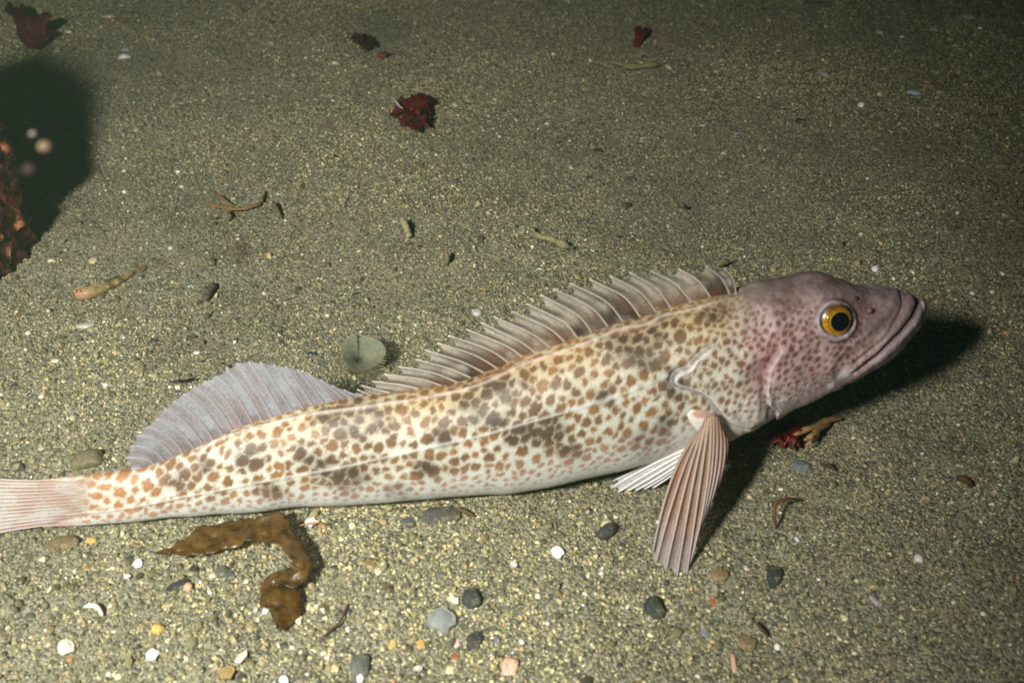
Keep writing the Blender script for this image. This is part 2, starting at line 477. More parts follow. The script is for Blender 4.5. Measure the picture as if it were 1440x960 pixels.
hd += (fbm(PX, 5, 1/26, 3)-0.5)*0.0024*headness + (fbm(PX, 6, 1/60, 2)-0.5)*0.0022 + (fbm(PX, 8, 1/7, 3)-0.5)*0.0009*headness
# jaw bones: long shallow folds running with the mouth
hd += 0.0008*np.sin(np.clip(dm, 0, 40)/40*np.pi*3)*headness*sstep(45, 25, dm)
fadeT = sstep(0.0, 0.05, tt)*sstep(1.0, 0.95, tt)
hd *= np.where(PX[:, 0] > 1240, 1, fadeT)
NV2 = NV + ou*hd[:, None]
NEAR2 = NV2.reshape(ns, MH+1, 3)
full = np.empty((ns, M, 3)); full[:, :MH+1] = NEAR2
mir = lambda p: p - 2*((p-G0) @ NRM)[..., None]*NRM
full[:, MH+1:] = mir(NEAR2[:, 1:MH][:, ::-1])

def col_tail(pp, fr, s, u):
    g = np.tile(lin(194, 186, 180), (len(pp), 1)); wv = vnoise(np.stack([u*26, s*3], -1), 121)[:, None]
    g = g*(0.8+0.35*wv)
    o = sstep(0.2, 0.0, u)[:, None]; g = g*(1-0.45*o)+lin(186, 146, 126)*0.45*o
    w_ = pp + 6*(np.stack([vnoise(pp, 122, 1/10), vnoise(pp, 123, 1/10)], -1)-0.5)
    sp = vnoise(w_*np.array([0.42, 1.25]), 124, 1/13); m_ = sstep(0.54, 0.66, sp)[:, None]*sstep(1.0, 0.45, s)[:, None]
    g = g*(1-0.55*m_)+lin(160, 116, 90)*0.55*m_
    return np.concatenate([g, np.interp(s, [0, 0.33, 0.5, 1], [0, 1, 1, 0.9])[:, None]], 1)
# ---- colour of the skin: dark spots on cream, laid out on the flank by arc length
seg = np.linalg.norm(np.diff(near, axis=1), axis=2)
va = np.concatenate([np.zeros((ns, 1)), np.cumsum(seg, 1)], 1); va -= va[:, MH//2:MH//2+1]
ua = np.concatenate([[0], np.cumsum(np.linalg.norm(np.diff(near[:, MH//2], axis=0), axis=1))])
UV = np.stack([np.repeat(ua, MH+1), va.ravel()], -1)/PXM          # in photograph pixels
SADDLE = [(505,590,44,34),(470,588,30,20),(690,545,50,26),(668,575,30,26),(700,585,24,24),(885,484,44,28),(925,466,32,24),(905,505,30,18),(1000,440,26,14),(948,540,20,24),
          (735,612,34,22),(775,605,26,26),(800,632,20,14),(490,672,34,20),(455,655,22,18),(430,640,20,20),(905,622,26,18),(935,600,14,18),(600,660,20,16),(350,640,26,18),
          (250,672,26,18),(850,560,16,14),(620,615,18,16),(380,690,24,12),(290,655,16,12),(560,690,20,12)]
def saddle_at(p):
    s = np.zeros(len(p))
    for (x, y, a, b) in SADDLE:
        s = np.maximum(s, np.exp(-(((p[:, 0]-x)/a)**2+((p[:, 1]-y)/b)**2)**1.4*0.9))
    return s
sad = saddle_at(PX)
tB = (PX[:, 1]-np.interp(PX[:, 0], TOP[:, 0], TOP[:, 1]))/np.maximum(np.interp(PX[:, 0], BOT[:, 0], BOT[:, 1])-np.interp(PX[:, 0], TOP[:, 0], TOP[:, 1]), 1)
inhead = np.clip(headness, 0, 1)
operz = (inop & (PX[:, 0] < 1082)).astype(float)
def spacing(p, tb):
    s = np.interp(p[:, 0], [60, 250, 500, 800, 900, 985, 1010, 1300], [14.5, 13.6, 13.4, 13.4, 13.0, 11.2, 7.9, 8.0])
    s = s*np.interp(tb, [0, 0.15, 0.3, 0.75, 0.95], [0.86, 0.95, 1.0, 0.98, 0.72])
    ins = inside_poly(p, OPER) & (p[:, 0] < 1082)
    s = np.where(ins, np.interp(p[:, 1], [490, 540, 580], [9.4, 8.2, 7.8]), s)
    return s
SPV = spacing(PX, tB)
cand = rng.permutation(len(NV))[:70000]
wtc = (SPV[cand].min()/SPV[cand])**0.5
pts, prs, pid = [], [], []
gridh = {}
for c in cand:
    r = SPV[c]*rng.uniform(0.66, 1.10); u, v = UV[c]
    gx, gy = int(u//30), int(v//30); ok = True
    for ax in (-1, 0, 1):
        for ay in (-1, 0, 1):
            for q in gridh.get((gx+ax, gy+ay), ()):
                if (pts[q][0]-u)**2+(pts[q][1]-v)**2 < (0.5*(prs[q]+r))**2:
                    ok = False; break
            if not ok: break
        if not ok: break
    if ok:
        gridh.setdefault((gx, gy), []).append(len(pts)); pts.append((u, v)); prs.append(r); pid.append(c)
pts = np.array(pts); prs = np.array(prs); pid = np.array(pid); NSP = len(pts)
sp_px, sp_tb, sp_sad, sp_head = PX[pid], tB[pid], sad[pid], inhead[pid]
rad = prs*(0.50 + 0.14*sp_sad) * np.where(sp_head > 0.5, 0.95, 1.0)
rad *= np.interp(sp_tb, [0, 0.8, 0.97], [1, 1, 0.72])
rad *= rng.uniform(0.80, 1.14, NSP)
ang = rng.uniform(0, np.pi, NSP); elo = rng.uniform(1.0, 1.42, NSP)
# head spots stretch along the gill cover and jaw
ang = np.where(sp_head > 0.5, rng.normal(0.25, 0.5, NSP), ang)
# tail spots run lengthwise
elo = np.where(sp_px[:, 0] < 150, rng.uniform(1.5, 2.2, NSP), elo); ang = np.where(sp_px[:, 0] < 150, rng.normal(0, 0.12, NSP), ang)
wob = np.stack([fbm(UV, 31, 1/9.0, 2)-0.5, fbm(UV, 37, 1/9.0, 2)-0.5], -1)*4.5*(1-0.5*inhead)[:, None] + np.stack([vnoise(UV, 33, 1/3.2)-0.5, vnoise(UV, 39, 1/3.2)-0.5], -1)*3.0*(1-0.6*inhead)[:, None]
UVw = UV + wob
q1 = np.full(len(UV), 9.0); q2 = np.full(len(UV), 9.0); i1 = np.zeros(len(UV), int)
order = np.argsort(UV[:, 0]); us = UV[order, 0]
for k in range(NSP):
    lo, hi = np.searchsorted(us, [pts[k, 0]-42, pts[k, 0]+42])
    idx = order[lo:hi]
    d = UVw[idx]-pts[k]; m_ = np.abs(d[:, 1]) < 42
    idx = idx[m_]; d = d[m_]
    ca, sa = math.cos(ang[k]), math.sin(ang[k])
    a = (d[:, 0]*ca+d[:, 1]*sa)/math.sqrt(elo[k]); b = (-d[:, 0]*sa+d[:, 1]*ca)*math.sqrt(elo[k])
    q = np.hypot(a, b)/rad[k]
    old1 = q1[idx]
    less = q < old1
    q2[idx] = np.where(less, old1, np.minimum(q2[idx], q))
    i1[idx] = np.where(less, k, i1[idx]); q1[idx] = np.minimum(old1, q)
edge = np.minimum((1-q1)*rad[i1], (q2-q1)*rad[i1]*0.6 - 0.8)      # pixels inside the spot, clipped where two spots would touch
merge = sad*(fbm(UV, 44, 1/13, 2) > 0.44)
edge = np.where(merge > 0.3, np.maximum(edge, np.minimum((1-q1)*rad[i1], 3)*0.8), edge)
edge = edge + (vnoise(UV, 73, 1/1.7)-0.5)*2.2*(1-0.5*inhead)
spotm = sstep(-1.8, 2.2, edge)
r1 = rng.random(NSP)[i1][:, None]
cream = lin(190, 192, 183); white = lin(196, 199, 194)
tan = lin(186, 168, 130)
base = np.tile(cream, (len(UV), 1))
n1 = fbm(PX, 51, 1/40, 3)[:, None]
dorsal = (sstep(0.50, 0.10, tB)*(1-inhead)*sstep(250, 480, PX[:, 0]))[:, None]
base = base*(1-dorsal*0.75*(0.5+n1)) + tan*(dorsal*0.75*(0.5+n1))
belly = sstep(0.72, 0.98, tB)[:, None]
base = base*(1-belly) + white*belly
# head
mauve = lin(172, 148, 146); pink = lin(202, 160, 158); grey = lin(120, 103, 102); pale = lin(206, 200, 198)
hy = PX[:, 1] + (PX[:, 0]-1100)*0.10
hcol = np.tile(mauve, (len(UV), 1))
f_ = sstep(455, 400, hy)[:, None]; hcol = hcol*(1-f_) + grey*f_
f_ = (sstep(500, 580, hy)*sstep(1200, 1060, PX[:, 0]))[:, None]; hcol = hcol*(1-f_*0.8) + pale*f_*0.8
f_ = (ga(np.hypot((PX[:, 0]-1068)*0.8, PX[:, 1]-500), 34))[:, None]; hcol = hcol*(1-0.75*f_)+pink*0.75*f_
f_ = sstep(1175, 1250, PX[:, 0])[:, None]*sstep(500, 440, PX[:, 1])[:, None]; hcol = hcol*(1-0.75*f_)+lin(126, 108, 110)*0.75*f_
hcol *= (0.72 + 0.56*fbm(PX, 61, 1/22, 3))[:, None]
mot = (sstep(0.52, 0.66, fbm(PX*np.array([0.6, 1.0]), 63, 1/9, 3))*sstep(480, 430, hy))[:, None]
hcol = hcol*(1-0.45*mot) + lin(92, 66, 56)*0.45*mot
pal_ = (sstep(0.56, 0.7, fbm(PX*np.array([0.5, 1.0]), 65, 1/14, 3))*sstep(470, 420, hy))[:, None]
hcol = hcol*(1-0.3*pal_) + lin(150, 132, 130)*0.3*pal_
pinkop = (ga(np.hypot((PX[:, 0]-1060)+(PX[:, 1]-530)*0.45, (PX[:, 1]-530)*0.5), 17))[:, None]
hcol = hcol*(1-0.7*pinkop) + lin(150, 108, 112)*0.7*pinkop
oz = (operz*sstep(0, 25, dop)*0+operz*sstep(1075, 1030, PX[:, 0]))[:, None]
hcol = hcol*(1-0.7*oz) + lin(220, 212, 198)*0.7*oz
col = base*(1-inhead[:, None]) + hcol*inhead[:, None]
# spots, each with a faint tawny halo
hl = (0.30*sstep(-5.5, -0.5, edge)*(1-inhead)*(1-belly[:, 0]))[:, None]; col = col*(1-hl) + lin(176, 152, 104)*hl
gold = lin(132, 94, 48); brown = lin(98, 70, 44); dark = lin(72, 56, 42); rust = lin(150, 96, 62); redb = lin(114, 66, 50)
sc_ = gold*(1-r1) + brown*r1
sdk = sad[:, None]
sc_ = sc_*(1-sdk) + dark*sdk
rl = sstep(0.70, 0.95, tB)[:, None]; sc_ = sc_*(1-0.7*rl) + lin(176, 138, 118)*0.7*rl
tl = sstep(330, 120, PX[:, 0])[:, None]; sc_ = sc_*(1-0.7*tl) + lin(172, 116, 74)*0.7*tl
dl_ = (sstep(0.22, 0.04, tB)*(1-sad))[:, None]; sc_ = sc_*(1-0.25*dl_)+lin(150, 100, 66)*0.25*dl_
hs_ = (redb*(1-r1) + lin(96, 64, 48)*r1)
hs_ = np.where((operz[:, None] > 0) & (PX[:, 1:2] > 525), hs_*0.5+lin(118, 86, 60)*0.5, hs_)
sc_ = sc_*(1-inhead[:, None]) + hs_*inhead[:, None]
# freckled inside of a spot: paler heart, stippled edge
stip = vnoise(UV, 71, 1/2.2)[:, None]
heart = sstep(0.75, 0.1, q1)[:, None]
sc_ = sc_*(0.78+0.34*stip+0.2*heart*(1-sdk))
amt = spotm*(1 - inhead*sstep(452, 415, hy)*0.85)*(1-0.6*sstep(0.93, 1.0, tB))
amt *= 1 - 0.75*inhead*sstep(1195, 1240, PX[:, 0])
amt *= np.where(inhead > 0.5, np.clip(0.85+0.4*vnoise(UV, 75, 1/18), 0, 1), 1)
amt = np.clip(amt*(0.86+0.22*stip[:, 0]), 0, 0.97)[:, None]
col = col*(1-amt)+sc_*amt
# dusky cloud of the saddles between the spots
cl = (0.85*sad*(fbm(PX, 81, 1/14, 2)))[:, None]; col = col*(1-cl)+dark*cl
# pale lines, gill edges, lips, mouth
def paint(c, colr, a):
    a = a[:, None]; return c*(1-a) + np.asarray(colr)*a
col = paint(col, white, 0.62*ga(dlat, 1.6)*(1-inhead)*sstep(60, 100, PX[:, 0]))
col = paint(col, lin(224, 214, 204), 0.6*ga(ddor, 2.2)*(1-inhead)*(0.55+0.45*vnoise(PX, 86, 1/25)))
above = ((tB < 0.09) & (PX[:, 0] > 530) & (PX[:, 0] < 1010)).astype(float)
col = paint(col, lin(186, 128, 92), 0.18*above*sstep(0.45, 0.6, vnoise(PX*np.array([0.6, 1.0]), 87, 1/9)))
col = paint(col, lin(214, 214, 216), 0.9*ga(sop-1.2, 1.7)*(pop > 0.03)*(0.5+0.5*(pop < 0.85)))
col = paint(col, lin(150, 144, 144), 0.6*ga(sop+4.0, 2.4)*(pop > 0.02))  # shade beneath the gill cover edge, painted grey into the skin
col = paint(col, lin(206, 204, 206), 0.5*ga(dpre-1.5, 1.6)*inpre*front)
col = paint(col, lin(96, 62, 66), 0.6*ga(dpre-4, 4.5)*(inpre & ~front))
col = paint(col, lin(64, 40, 44), 0.85*ga(dl, 1.1))
col = paint(col, lin(56, 24, 26), 0.97*ga(dm, 2.6))
col = paint(col, lin(170, 164, 176), 0.6*ga(do_, 3.4)*sstep(1215, 1240, PX[:, 0]))
MAX_GLINT = smooth_line([(1250,462),(1240,474),(1230,485)], 12)
dmx, _, _ = poly_dist(PX, MAX_GLINT); col = paint(col, lin(186, 184, 196), 0.6*ga(dmx, 1.5)*vnoise(PX, 92, 1/4))  # highlight along the maxilla, painted into the skin colour
PALE = smooth_line([(1197,519),(1186,525),(1175,535),(1167,542)], 12)
dpa, _, _ = poly_dist(PX, PALE); col = paint(col, lin(206, 206, 214), 0.8*ga(dpa, 4.2))
col = paint(col, lin(168, 162, 172), 0.8*ga(re-26.5, 2.6)*np.clip(0.55+0.45*np.sign(1172-PX[:, 0])+0.25*(PX[:, 1] > 452), 0, 1))
col = paint(col, lin(70, 58, 62), 0.5*ga(re-31, 3.5)*(PX[:, 0] > 1172))
# pale breast under the gill cover
br = sstep(0.80, 0.93, tB)*sstep(930, 985, PX[:, 0])*sstep(1085, 1030, PX[:, 0])
col = paint(col, lin(190, 186, 178), 0.75*br)
# the skin runs on into the tail fin with the fin's own colours
tlu = np.clip(tB, 0, 1); tls = np.clip((140-PX[:, 0])/235, 0, 1)
tf = sstep(135, 72, PX[:, 0])[:, None]
col = col*(1-tf) + col_tail(PX, tlu*0, tls, tlu)[:, :3]*tf
col = np.clip(col, 0.004, 0.86)
CG = col.reshape(ns, MH+1, 3); CF = np.empty((ns, M, 3)); CF[:, :MH+1] = CG; CF[:, MH+1:] = CG[:, 1:MH][:, ::-1]

FV = full.reshape(-1, 3); FF = grid_faces(ns, M, True)[:, ::-1].tolist()
FF.append(list(range(M))); FF.append([(ns-1)*M+k for k in range(M)][::-1])
skin = vcol_mat('fish_skin', rough=0.46, spec=0.34, noise_scale=1300, noise_amt=0.2, bump=0.2, bump_scale=1100, sss=0.12)
body = mesh_obj('body', FV, FF, skin, fish, cols=CF.reshape(-1, 3))
from mathutils.bvhtree import BVHTree
bvh = BVHTree.FromPolygons([tuple(p) for p in P0.reshape(-1, 3)], grid_faces(ns, M, True).tolist())
def hit(x, y):
    """point and outward normal of the smooth flank under a photograph pixel"""
    d = Vector(ray(x, y)).normalized()
    loc, nor, i, t = bvh.ray_cast(Vector(EYE), d)
    if nor.dot(d) > 0: nor = -nor
    return np.array(loc), np.array(nor)
def mirv(v):
    return v - 2*(v @ NRM)*NRM

# ---- eyes
eye_white = plain_mat('eye_rim', lin(140, 134, 146), 0.25, 0.5, 0.15, 400, 0.0)
def iris_mat():
    m, N, L, B = new_mat('iris')
    a = N.new('ShaderNodeVertexColor'); a.layer_name = 'skin'
    L.new(a.outputs['Color'], B.inputs['Base Color'])
    B.inputs['Roughness'].default_value = 0.28; B.inputs['Metallic'].default_value = 0.15
    B.inputs['Coat Weight'].default_value = 0.6; B.inputs['Coat Roughness'].default_value = 0.06
    return m
irism = iris_mat()
pupilm = plain_mat('pupil', np.array([0.004, 0.006, 0.008]), 0.05, 0.6, 0.1, 100, 0.0)
def cornea_mat():
    m, N, L, B = new_mat('cornea')
    tp = N.new('ShaderNodeBsdfTransparent'); gl = N.new('ShaderNodeBsdfGlossy'); gl.inputs['Roughness'].default_value = 0.035
    fr = N.new('ShaderNodeFresnel'); fr.inputs['IOR'].default_value = 1.33
    mx = N.new('ShaderNodeMixShader'); L.new(fr.outputs[0], mx.inputs[0]); L.new(tp.outputs[0], mx.inputs[1]); L.new(gl.outputs[0], mx.inputs[2])
    L.new(mx.outputs[0], N['Material Output'].inputs['Surface'])
    return m
corneam = cornea_mat()
def make_eye(mirror=False):
    c, nrm = hit(1177.5, 451)
    nrm = nrm*0.55 + NRM*0.45; nrm /= np.linalg.norm(nrm)
    up = UHAT - (UHAT @ nrm)*nrm; up /= np.linalg.norm(up); sd = np.cross(up, nrm)
    if sd @ AX < 0: sd = -sd
    c = c - nrm*0.0022
    if mirror:
        c = mir(c[None])[0]; nrm, up, sd = mirv(nrm), mirv(up), mirv(sd)
    R = 18.8*PXM*1.0
    def dome(r0, r1, lift, nr=14, na=64, sx_=1.0, fh=0.46, cx=0.0, cy=0.0):
        rr = np.linspace(r0, r1, nr)*R; aa = np.linspace(0, 2*np.pi, na, endpoint=False)
        h = np.sqrt(np.maximum(1-(rr/(R*1.06))**2, 0))*R*fh + lift
        V = c + ((rr[:, None]*np.cos(aa)*sx_+cx*R)[..., None])*sd + ((rr[:, None]*np.sin(aa)+cy*R)[..., None])*up + np.broadcast_to(h[:, None, None], (nr, na, 1))*nrm
        return V.reshape(-1, 3), grid_faces(nr, na, True), rr/R, aa
    V, F, _, _ = dome(0.0, 1.05, 0.0)
    eb = mesh_obj('eye', V, F, eye_white, fish)
    V, F, rr, aa = dome(0.53, 0.96, 0.0005, 22, 96, cx=0.03)
    A, Rr = np.meshgrid(aa, rr); t = (Rr-0.53)/0.43
    y1, y2, dk = lin(214, 170, 30), lin(168, 108, 14), lin(66, 48, 20)
    stri = vnoise(np.stack([np.cos(A)*9, np.sin(A)*9, t*1.2], -1), 91)[..., None]
    cc = y1*(1-stri)+y2*stri
    ring = ga(t-0.10, 0.07)[..., None]; cc = cc*(1-0.0*ring)+lin(255, 214, 70)*0.0
    rim1 = ga(t-0.02, 0.05)[..., None]; cc = cc*(1-rim1)+lin(250, 214, 90)*rim1
    gap = ga(t-0.25, 0.07)[..., None]; cc = cc*(1-0.65*gap)+dk*0.65*gap
    top = (sstep(0.1, 0.9, np.sin(A))*sstep(0.25, 0.6, t))[..., None]; cc = cc*(1-0.8*top)+dk*0.8*top  # upper lid's shading painted into the iris colour
    fl = sstep(0.55, 0.75, vnoise(np.stack([np.cos(A)*16, np.sin(A)*16, t*5], -1), 95))[..., None]; cc = cc*(1-0.5*fl)+lin(120, 74, 16)*0.5*fl
    rim = sstep(0.86, 1.0, t)[..., None]; cc = cc*(1-0.8*rim)+lin(70, 60, 40)*0.8*rim
    mesh_obj('iris', V, F, irism, eb, cols=cc.reshape(-1, 3))
    V, F, _, _ = dome(0.0, 0.56, 0.0009, 10, 48, cx=0.03)
    mesh_obj('pupil', V, F, pupilm, eb)
    V, F, _, _ = dome(0.0, 1.0, 0.0016, 16, 64, fh=0.62)
    mesh_obj('cornea', V, F, corneam, eb)
make_eye(False); make_eye(True)
# ---- nostrils: a little tube and a pore before each eye
nosem = plain_mat('nostril_skin', lin(130, 92, 90), 0.45, 0.4, 0.2, 600, 0.1)
nosed = plain_mat('pore_skin', lin(60, 48, 50), 0.4, 0.4, 0.2, 600, 0.1)
for (x, y, r, h_, m_) in ((1222, 437, 2.7, 4.0, nosem), (1204, 419.5, 2.2, 2.4, nosed)):
    c, nrm = hit(x, y)
    for mm in (0, 1):
        c2, n2 = (c, nrm) if not mm else (mir(c[None])[0], mirv(nrm))
        pth = np.array([c2-n2*PXM*2.5, c2+n2*PXM*h_*0.4, c2+n2*PXM*h_*0.85, c2+n2*PXM*h_])
        V, F = tube(pth, np.array([1.35, 1.1, 0.85, 0.3])*r*PXM, 10)
        mesh_obj('nostril', V, F, m_, fish)

# ---- fins
finm = vcol_mat('fin_membrane', rough=0.45, spec=0.35, noise_scale=700, noise_amt=0.22, bump=0.0, trans=0.35, alpha=0.9)
raym = vcol_mat('fin_ray', rough=0.4, spec=0.4, noise_scale=900, noise_amt=0.12, bump=0.0)
def spine_obj(name, path, r0, r1, c0, c1, parent, nseg=6):
    n = len(path); t = np.linspace(0, 1, n)
    V, F = tube(path, r0*(1-t)+r1*t, nseg)
    cc = np.repeat(np.asarray(c0)[None]*(1-t[:, None]) + np.asarray(c1)[None]*t[:, None], nseg, 0)
    return mesh_obj(name, V, F, raym, parent, cols=cc)

SPINES = [((1035,413),(1030,392),(1019,377)), ((1025,410),(1014,391),(992.6,374)), ((1000,419),(982,395),(953.5,377.4)), ((972,424),(949,399),(915,381)),
    ((944,433),(921,404),(885,383)), ((924,440),(899,410),(858,388)), ((903,449),(877,417),(829,392.5)), ((879,456),(852,424),(801,398)), ((858,463),(831,432),(778,406)),
    ((835,472),(812,443),(760,414)), ((815,479),(792,452),(740,427)), ((800,486),(771,461),(719,437.5)), ((780,494),(748,469),(694,445)), ((760,502),(731,480),(676,453)),
    ((742,508),(712,486),(655,462.5)), ((722,515),(688,492),(632,472)), ((705,521),(665,498),(615,482)), ((693,531),(651,509),(598,492)), ((675,537),(632,518),(584,505)),
    ((653,542),(610,524),(560,515)), ((632,546),(590,532),(540,526)), ((607,552),(566,541),(523,536)), ((573,557),(540,550),(508,542)), ((545,561),(524,556),(502.5,547.5))]
SPATH = []
for k, (b, m_, t) in enumerate(SPINES):
    px = smooth_line([b, m_, t], 14)
    lean = 0.004*math.sin(k*1.7)*np.linspace(0, 1, 14)**1.5
    SPATH.append(np.array([FP(p[0], p[1], lean[i]) for i, p in enumerate(px)]))
# sunk start of each spine, inside the back
mV, mF, mC = [], [], []
def add_patch(V, cc):
    n, m_ = V.shape[:2]; off = sum(len(v) for v in mV)
    mV.append(V.reshape(-1, 3)); mC.append(cc.reshape(-1, 4)); mF.extend((grid_faces(n, m_)+off).tolist())
DARKB = [(7.2, 1.5), (17.4, 2.1), (1.2, 0.9), (9.6, 0.6)]
NRW, NCL = 22, 10
for k in range(len(SPATH)-1):
    a, b = SPATH[k], SPATH[k+1]
    s = np.linspace(-0.12, 1, NRW); q = np.linspace(0, 1, NCL)
    def at(path, s_):
        s_ = np.asarray(s_); i = np.clip(s_, 0, 1)*(len(path)-1); i0 = np.minimum(i.astype(int), len(path)-2); f = (i-i0)[..., None]
        p = path[i0]*(1-f)+path[i0+1]*f
        return p + np.minimum(s_, 0)[..., None]*(path[-1]-path[0])*0.8
    Q, Sg = np.meshgrid(q, s)
    # free edge: drops from the tip of the front spine to about 3/4 of the next one, hollowed
    top = 1 - 0.17*Q - 0.12*np.sin(np.pi*np.clip(Q, 0, 1))*(1-Q)**0.5
    ss = np.where(Sg > 0, Sg*top, Sg)
    A = at(a, ss); B_ = at(b, ss)
    V = A*(1-Q[..., None]) + B_*Q[..., None]
    V = V + NRM*(0.0034*np.sin(np.pi*Q**0.7)*np.clip(Sg, 0, 1)**0.5*(1 if k % 2 else 0.75))[..., None]
    pp = px_of(V.reshape(-1, 3)).reshape(NRW, NCL, 2)
    g1, g2 = lin(128, 122, 112), lin(190, 180, 166)
    str_ = vnoise(np.stack([Q*2.2+k*5, Sg*7+Q*6], -1), 101)[..., None]
    cc = g1*(1-str_)+g2*str_
    pl_ = (ga(Q-0.25, 0.3)*sstep(0.1, 0.3, Sg))[..., None]; cc = cc*(1-0.9*pl_) + lin(222, 210, 190)*(0.75+0.4*str_)*0.9*pl_
    gy_ = (ga(Q-0.7, 0.22)*sstep(0.45, 0.8, Sg))[..., None]; cc = cc*(1-0.65*gy_) + lin(104, 104, 104)*0.65*gy_
    late = sstep(8, 20, k)
    cc = cc*(1-0.4*late)+lin(152, 142, 136)*0.4*late
    dkn = vnoise(pp, 103, 1/18)
    basal = sstep(0.52, 0.20, Sg + 0.10*(dkn-0.5))
    bl = max([math.exp(-((k+0.5-c_)/w_)**2) for c_, w_ in DARKB])
    rt = vnoise(pp, 105, 1/11)[..., None]
    bcol = lin(150, 114, 88)*(1-bl) + lin(74, 62, 52)*bl
    cc = cc*(1-basal[..., None]*0.85*rt) + bcol*basal[..., None]*0.85*rt
    dk2 = (bl*sstep(0.92, 0.45, Sg)*sstep(0.2, 0.5, dkn))[..., None]
    cc = cc*(1-0.9*dk2)+lin(66, 54, 44)*0.9*dk2
    cc = cc*0.88
    spotb = (sstep(0.52, 0.64, dkn)*sstep(0.6, 0.35, Sg))[..., None]; cc = cc*(1-0.6*spotb)+lin(110, 76, 52)*0.6*spotb
    al = np.interp(Sg, [0, 0.3, 1.0], [1.0, 0.98, 0.84 if k < 9 else 0.95])
    add_patch(V, np.concatenate([cc, al[..., None]], -1))
spiny = mesh_obj('spiny_dorsal_fin', np.vstack(mV), mF, finm, fish, cols=np.vstack(mC))
for k, pth in enumerate(SPATH):
    pth = np.vstack([pth[0]-(pth[3]-pth[0])*0.8, pth])
    spine_obj('spine', pth, 0.0008, 0.00036, lin(158, 144, 126), lin(190, 186, 178), spiny)

def ray_fin(name, bases, tips, nr, parent, colf, rayc, depth_fn, r0=0.0006, r1=0.00025, bulge=0.0, nrow=20, sub=4, notch=0.03, start=-0.06, mids=None, rayname='fin_ray', ribs=0.0, mat=None):
    """a fin web with its rays; bases and tips are photograph-pixel outlines, depth_fn(x,y,s,i) gives the world point"""
    bp, tp = smooth_line(bases, nr), smooth_line(tips, nr)
    md = smooth_line(mids, nr) if mids is not None else (bp+tp)/2
    paths = []
    for i in range(nr):
        s = np.linspace(start, 1, nrow)
        c = md[i]*2-0.5*(bp[i]+tp[i])
        p = ((1-s)**2)[:, None]*bp[i]+(2*s*(1-s))[:, None]*c+(s**2)[:, None]*tp[i]
        paths.append(np.array([depth_fn(p[j, 0], p[j, 1], max(s[j], 0), i/(nr-1)) for j in range(nrow)]))
    paths = np.array(paths)
    ncol = (nr-1)*sub+1
    f = np.linspace(0, nr-1, ncol); i0 = np.minimum(f.astype(int), nr-2); fr = (f-i0)
    W = paths[i0]*(1-fr)[:, None, None]+paths[i0+1]*fr[:, None, None]           # ncol,nrow,3
    sag = np.sin(np.pi*fr)
    tipv = W[:, -1]-W[:, 0]
    sl = np.linspace(0, 1, nrow)
    W = W - (notch*sag[:, None]*sl[None]**6)[..., None]*tipv[:, None]
    if ribs:
        nn = np.cross(np.gradient(W, axis=0), np.gradient(W, axis=1)); nn /= np.linalg.norm(nn, axis=2)[..., None]+1e-12
        toc = EYE-W; nn *= np.sign((nn*toc).sum(2))[..., None]
        W = W - nn*(ribs*sag[:, None]*np.sin(np.pi*np.clip(sl, 0, 1)*0.5)[None])[..., None]
    pp = px_of(W.reshape(-1, 3))
    cc = colf(pp, np.repeat(fr, nrow), np.tile(sl, ncol), np.repeat(f/(nr-1), nrow))
    web = mesh_obj(name, W.reshape(-1, 3), grid_faces(ncol, nrow), mat or finm, parent, cols=cc)
    for i in range(nr):
        c0, c1 = rayc(i/(nr-1))
        spine_obj(rayname, paths[i], r0, r1, c0, c1, web, 5)
    return web

plane_pt = lambda x, y, s, u: FP(x, y, 0.003*math.sin(u*9)*s)
# soft second dorsal fin
def col_soft(pp, fr, s, u):
    g = np.tile(lin(160, 162, 170), (len(pp), 1)); wv = vnoise(np.stack([u*30, s*3], -1), 111)[:, None]
    g = g*(0.82+0.36*wv)
    rb = (ga(fr-0.5, 0.2)*sstep(0.5, 0.62, vnoise(np.stack([np.floor(u*23)*3.1, s*2.5], -1), 117)))[:, None]; g = g*(1-0.5*rb)+lin(140, 112, 104)*0.5*rb
    b = sstep(0.30, 0.02, s)[:, None]*vnoise(pp, 112, 1/10)[:, None]; g = g*(1-0.8*b)+lin(176, 116, 88)*0.8*b
    d = (sstep(0.72, 1.0, u)*sstep(0.9, 0.2, s))[:, None]; g = g*(1-0.5*d)+lin(96, 84, 86)*0.5*d
    f0 = sstep(0.10, 0.0, u)[:, None]; g = g*(1-0.8*f0)+lin(112, 92, 84)*0.8*f0
    dk = (sstep(0.5, 0.7, vnoise(pp, 113, 1/16))*sstep(0.6, 0.2, s))[:, None]; g = g*(1-0.45*dk)+lin(98, 84, 76)*0.45*dk
    al = np.interp(s, [0, 0.3, 1], [1, 0.95, 0.78])[:, None]
    return np.concatenate([g, al], 1)
ray_fin('soft_dorsal_fin', [(532,562),(500,566),(450,576),(388,592),(335,608),(277,633),(235,650),(205,659)],
        [(500,553),(470,543),(438,527),(410,517),(382,512),(354,508),(335,509),(315,522),(299,531),(282,538),(265,548),(249,560),(235,570),(227,580),(213,594),(196,608),(188,620),(182,632),(177,646),(184,659)],
        24, fish, col_soft, lambda u: (lin(146, 128, 122), lin(148, 148, 156)), plane_pt, 0.0009, 0.0005, notch=0.02, start=-0.12,
        mids=[(517,558),(490,555),(452,546),(405,545),(370,549),(335,552),(300,568),(270,590),(245,608),(222,622),(208,640),(195,658)])
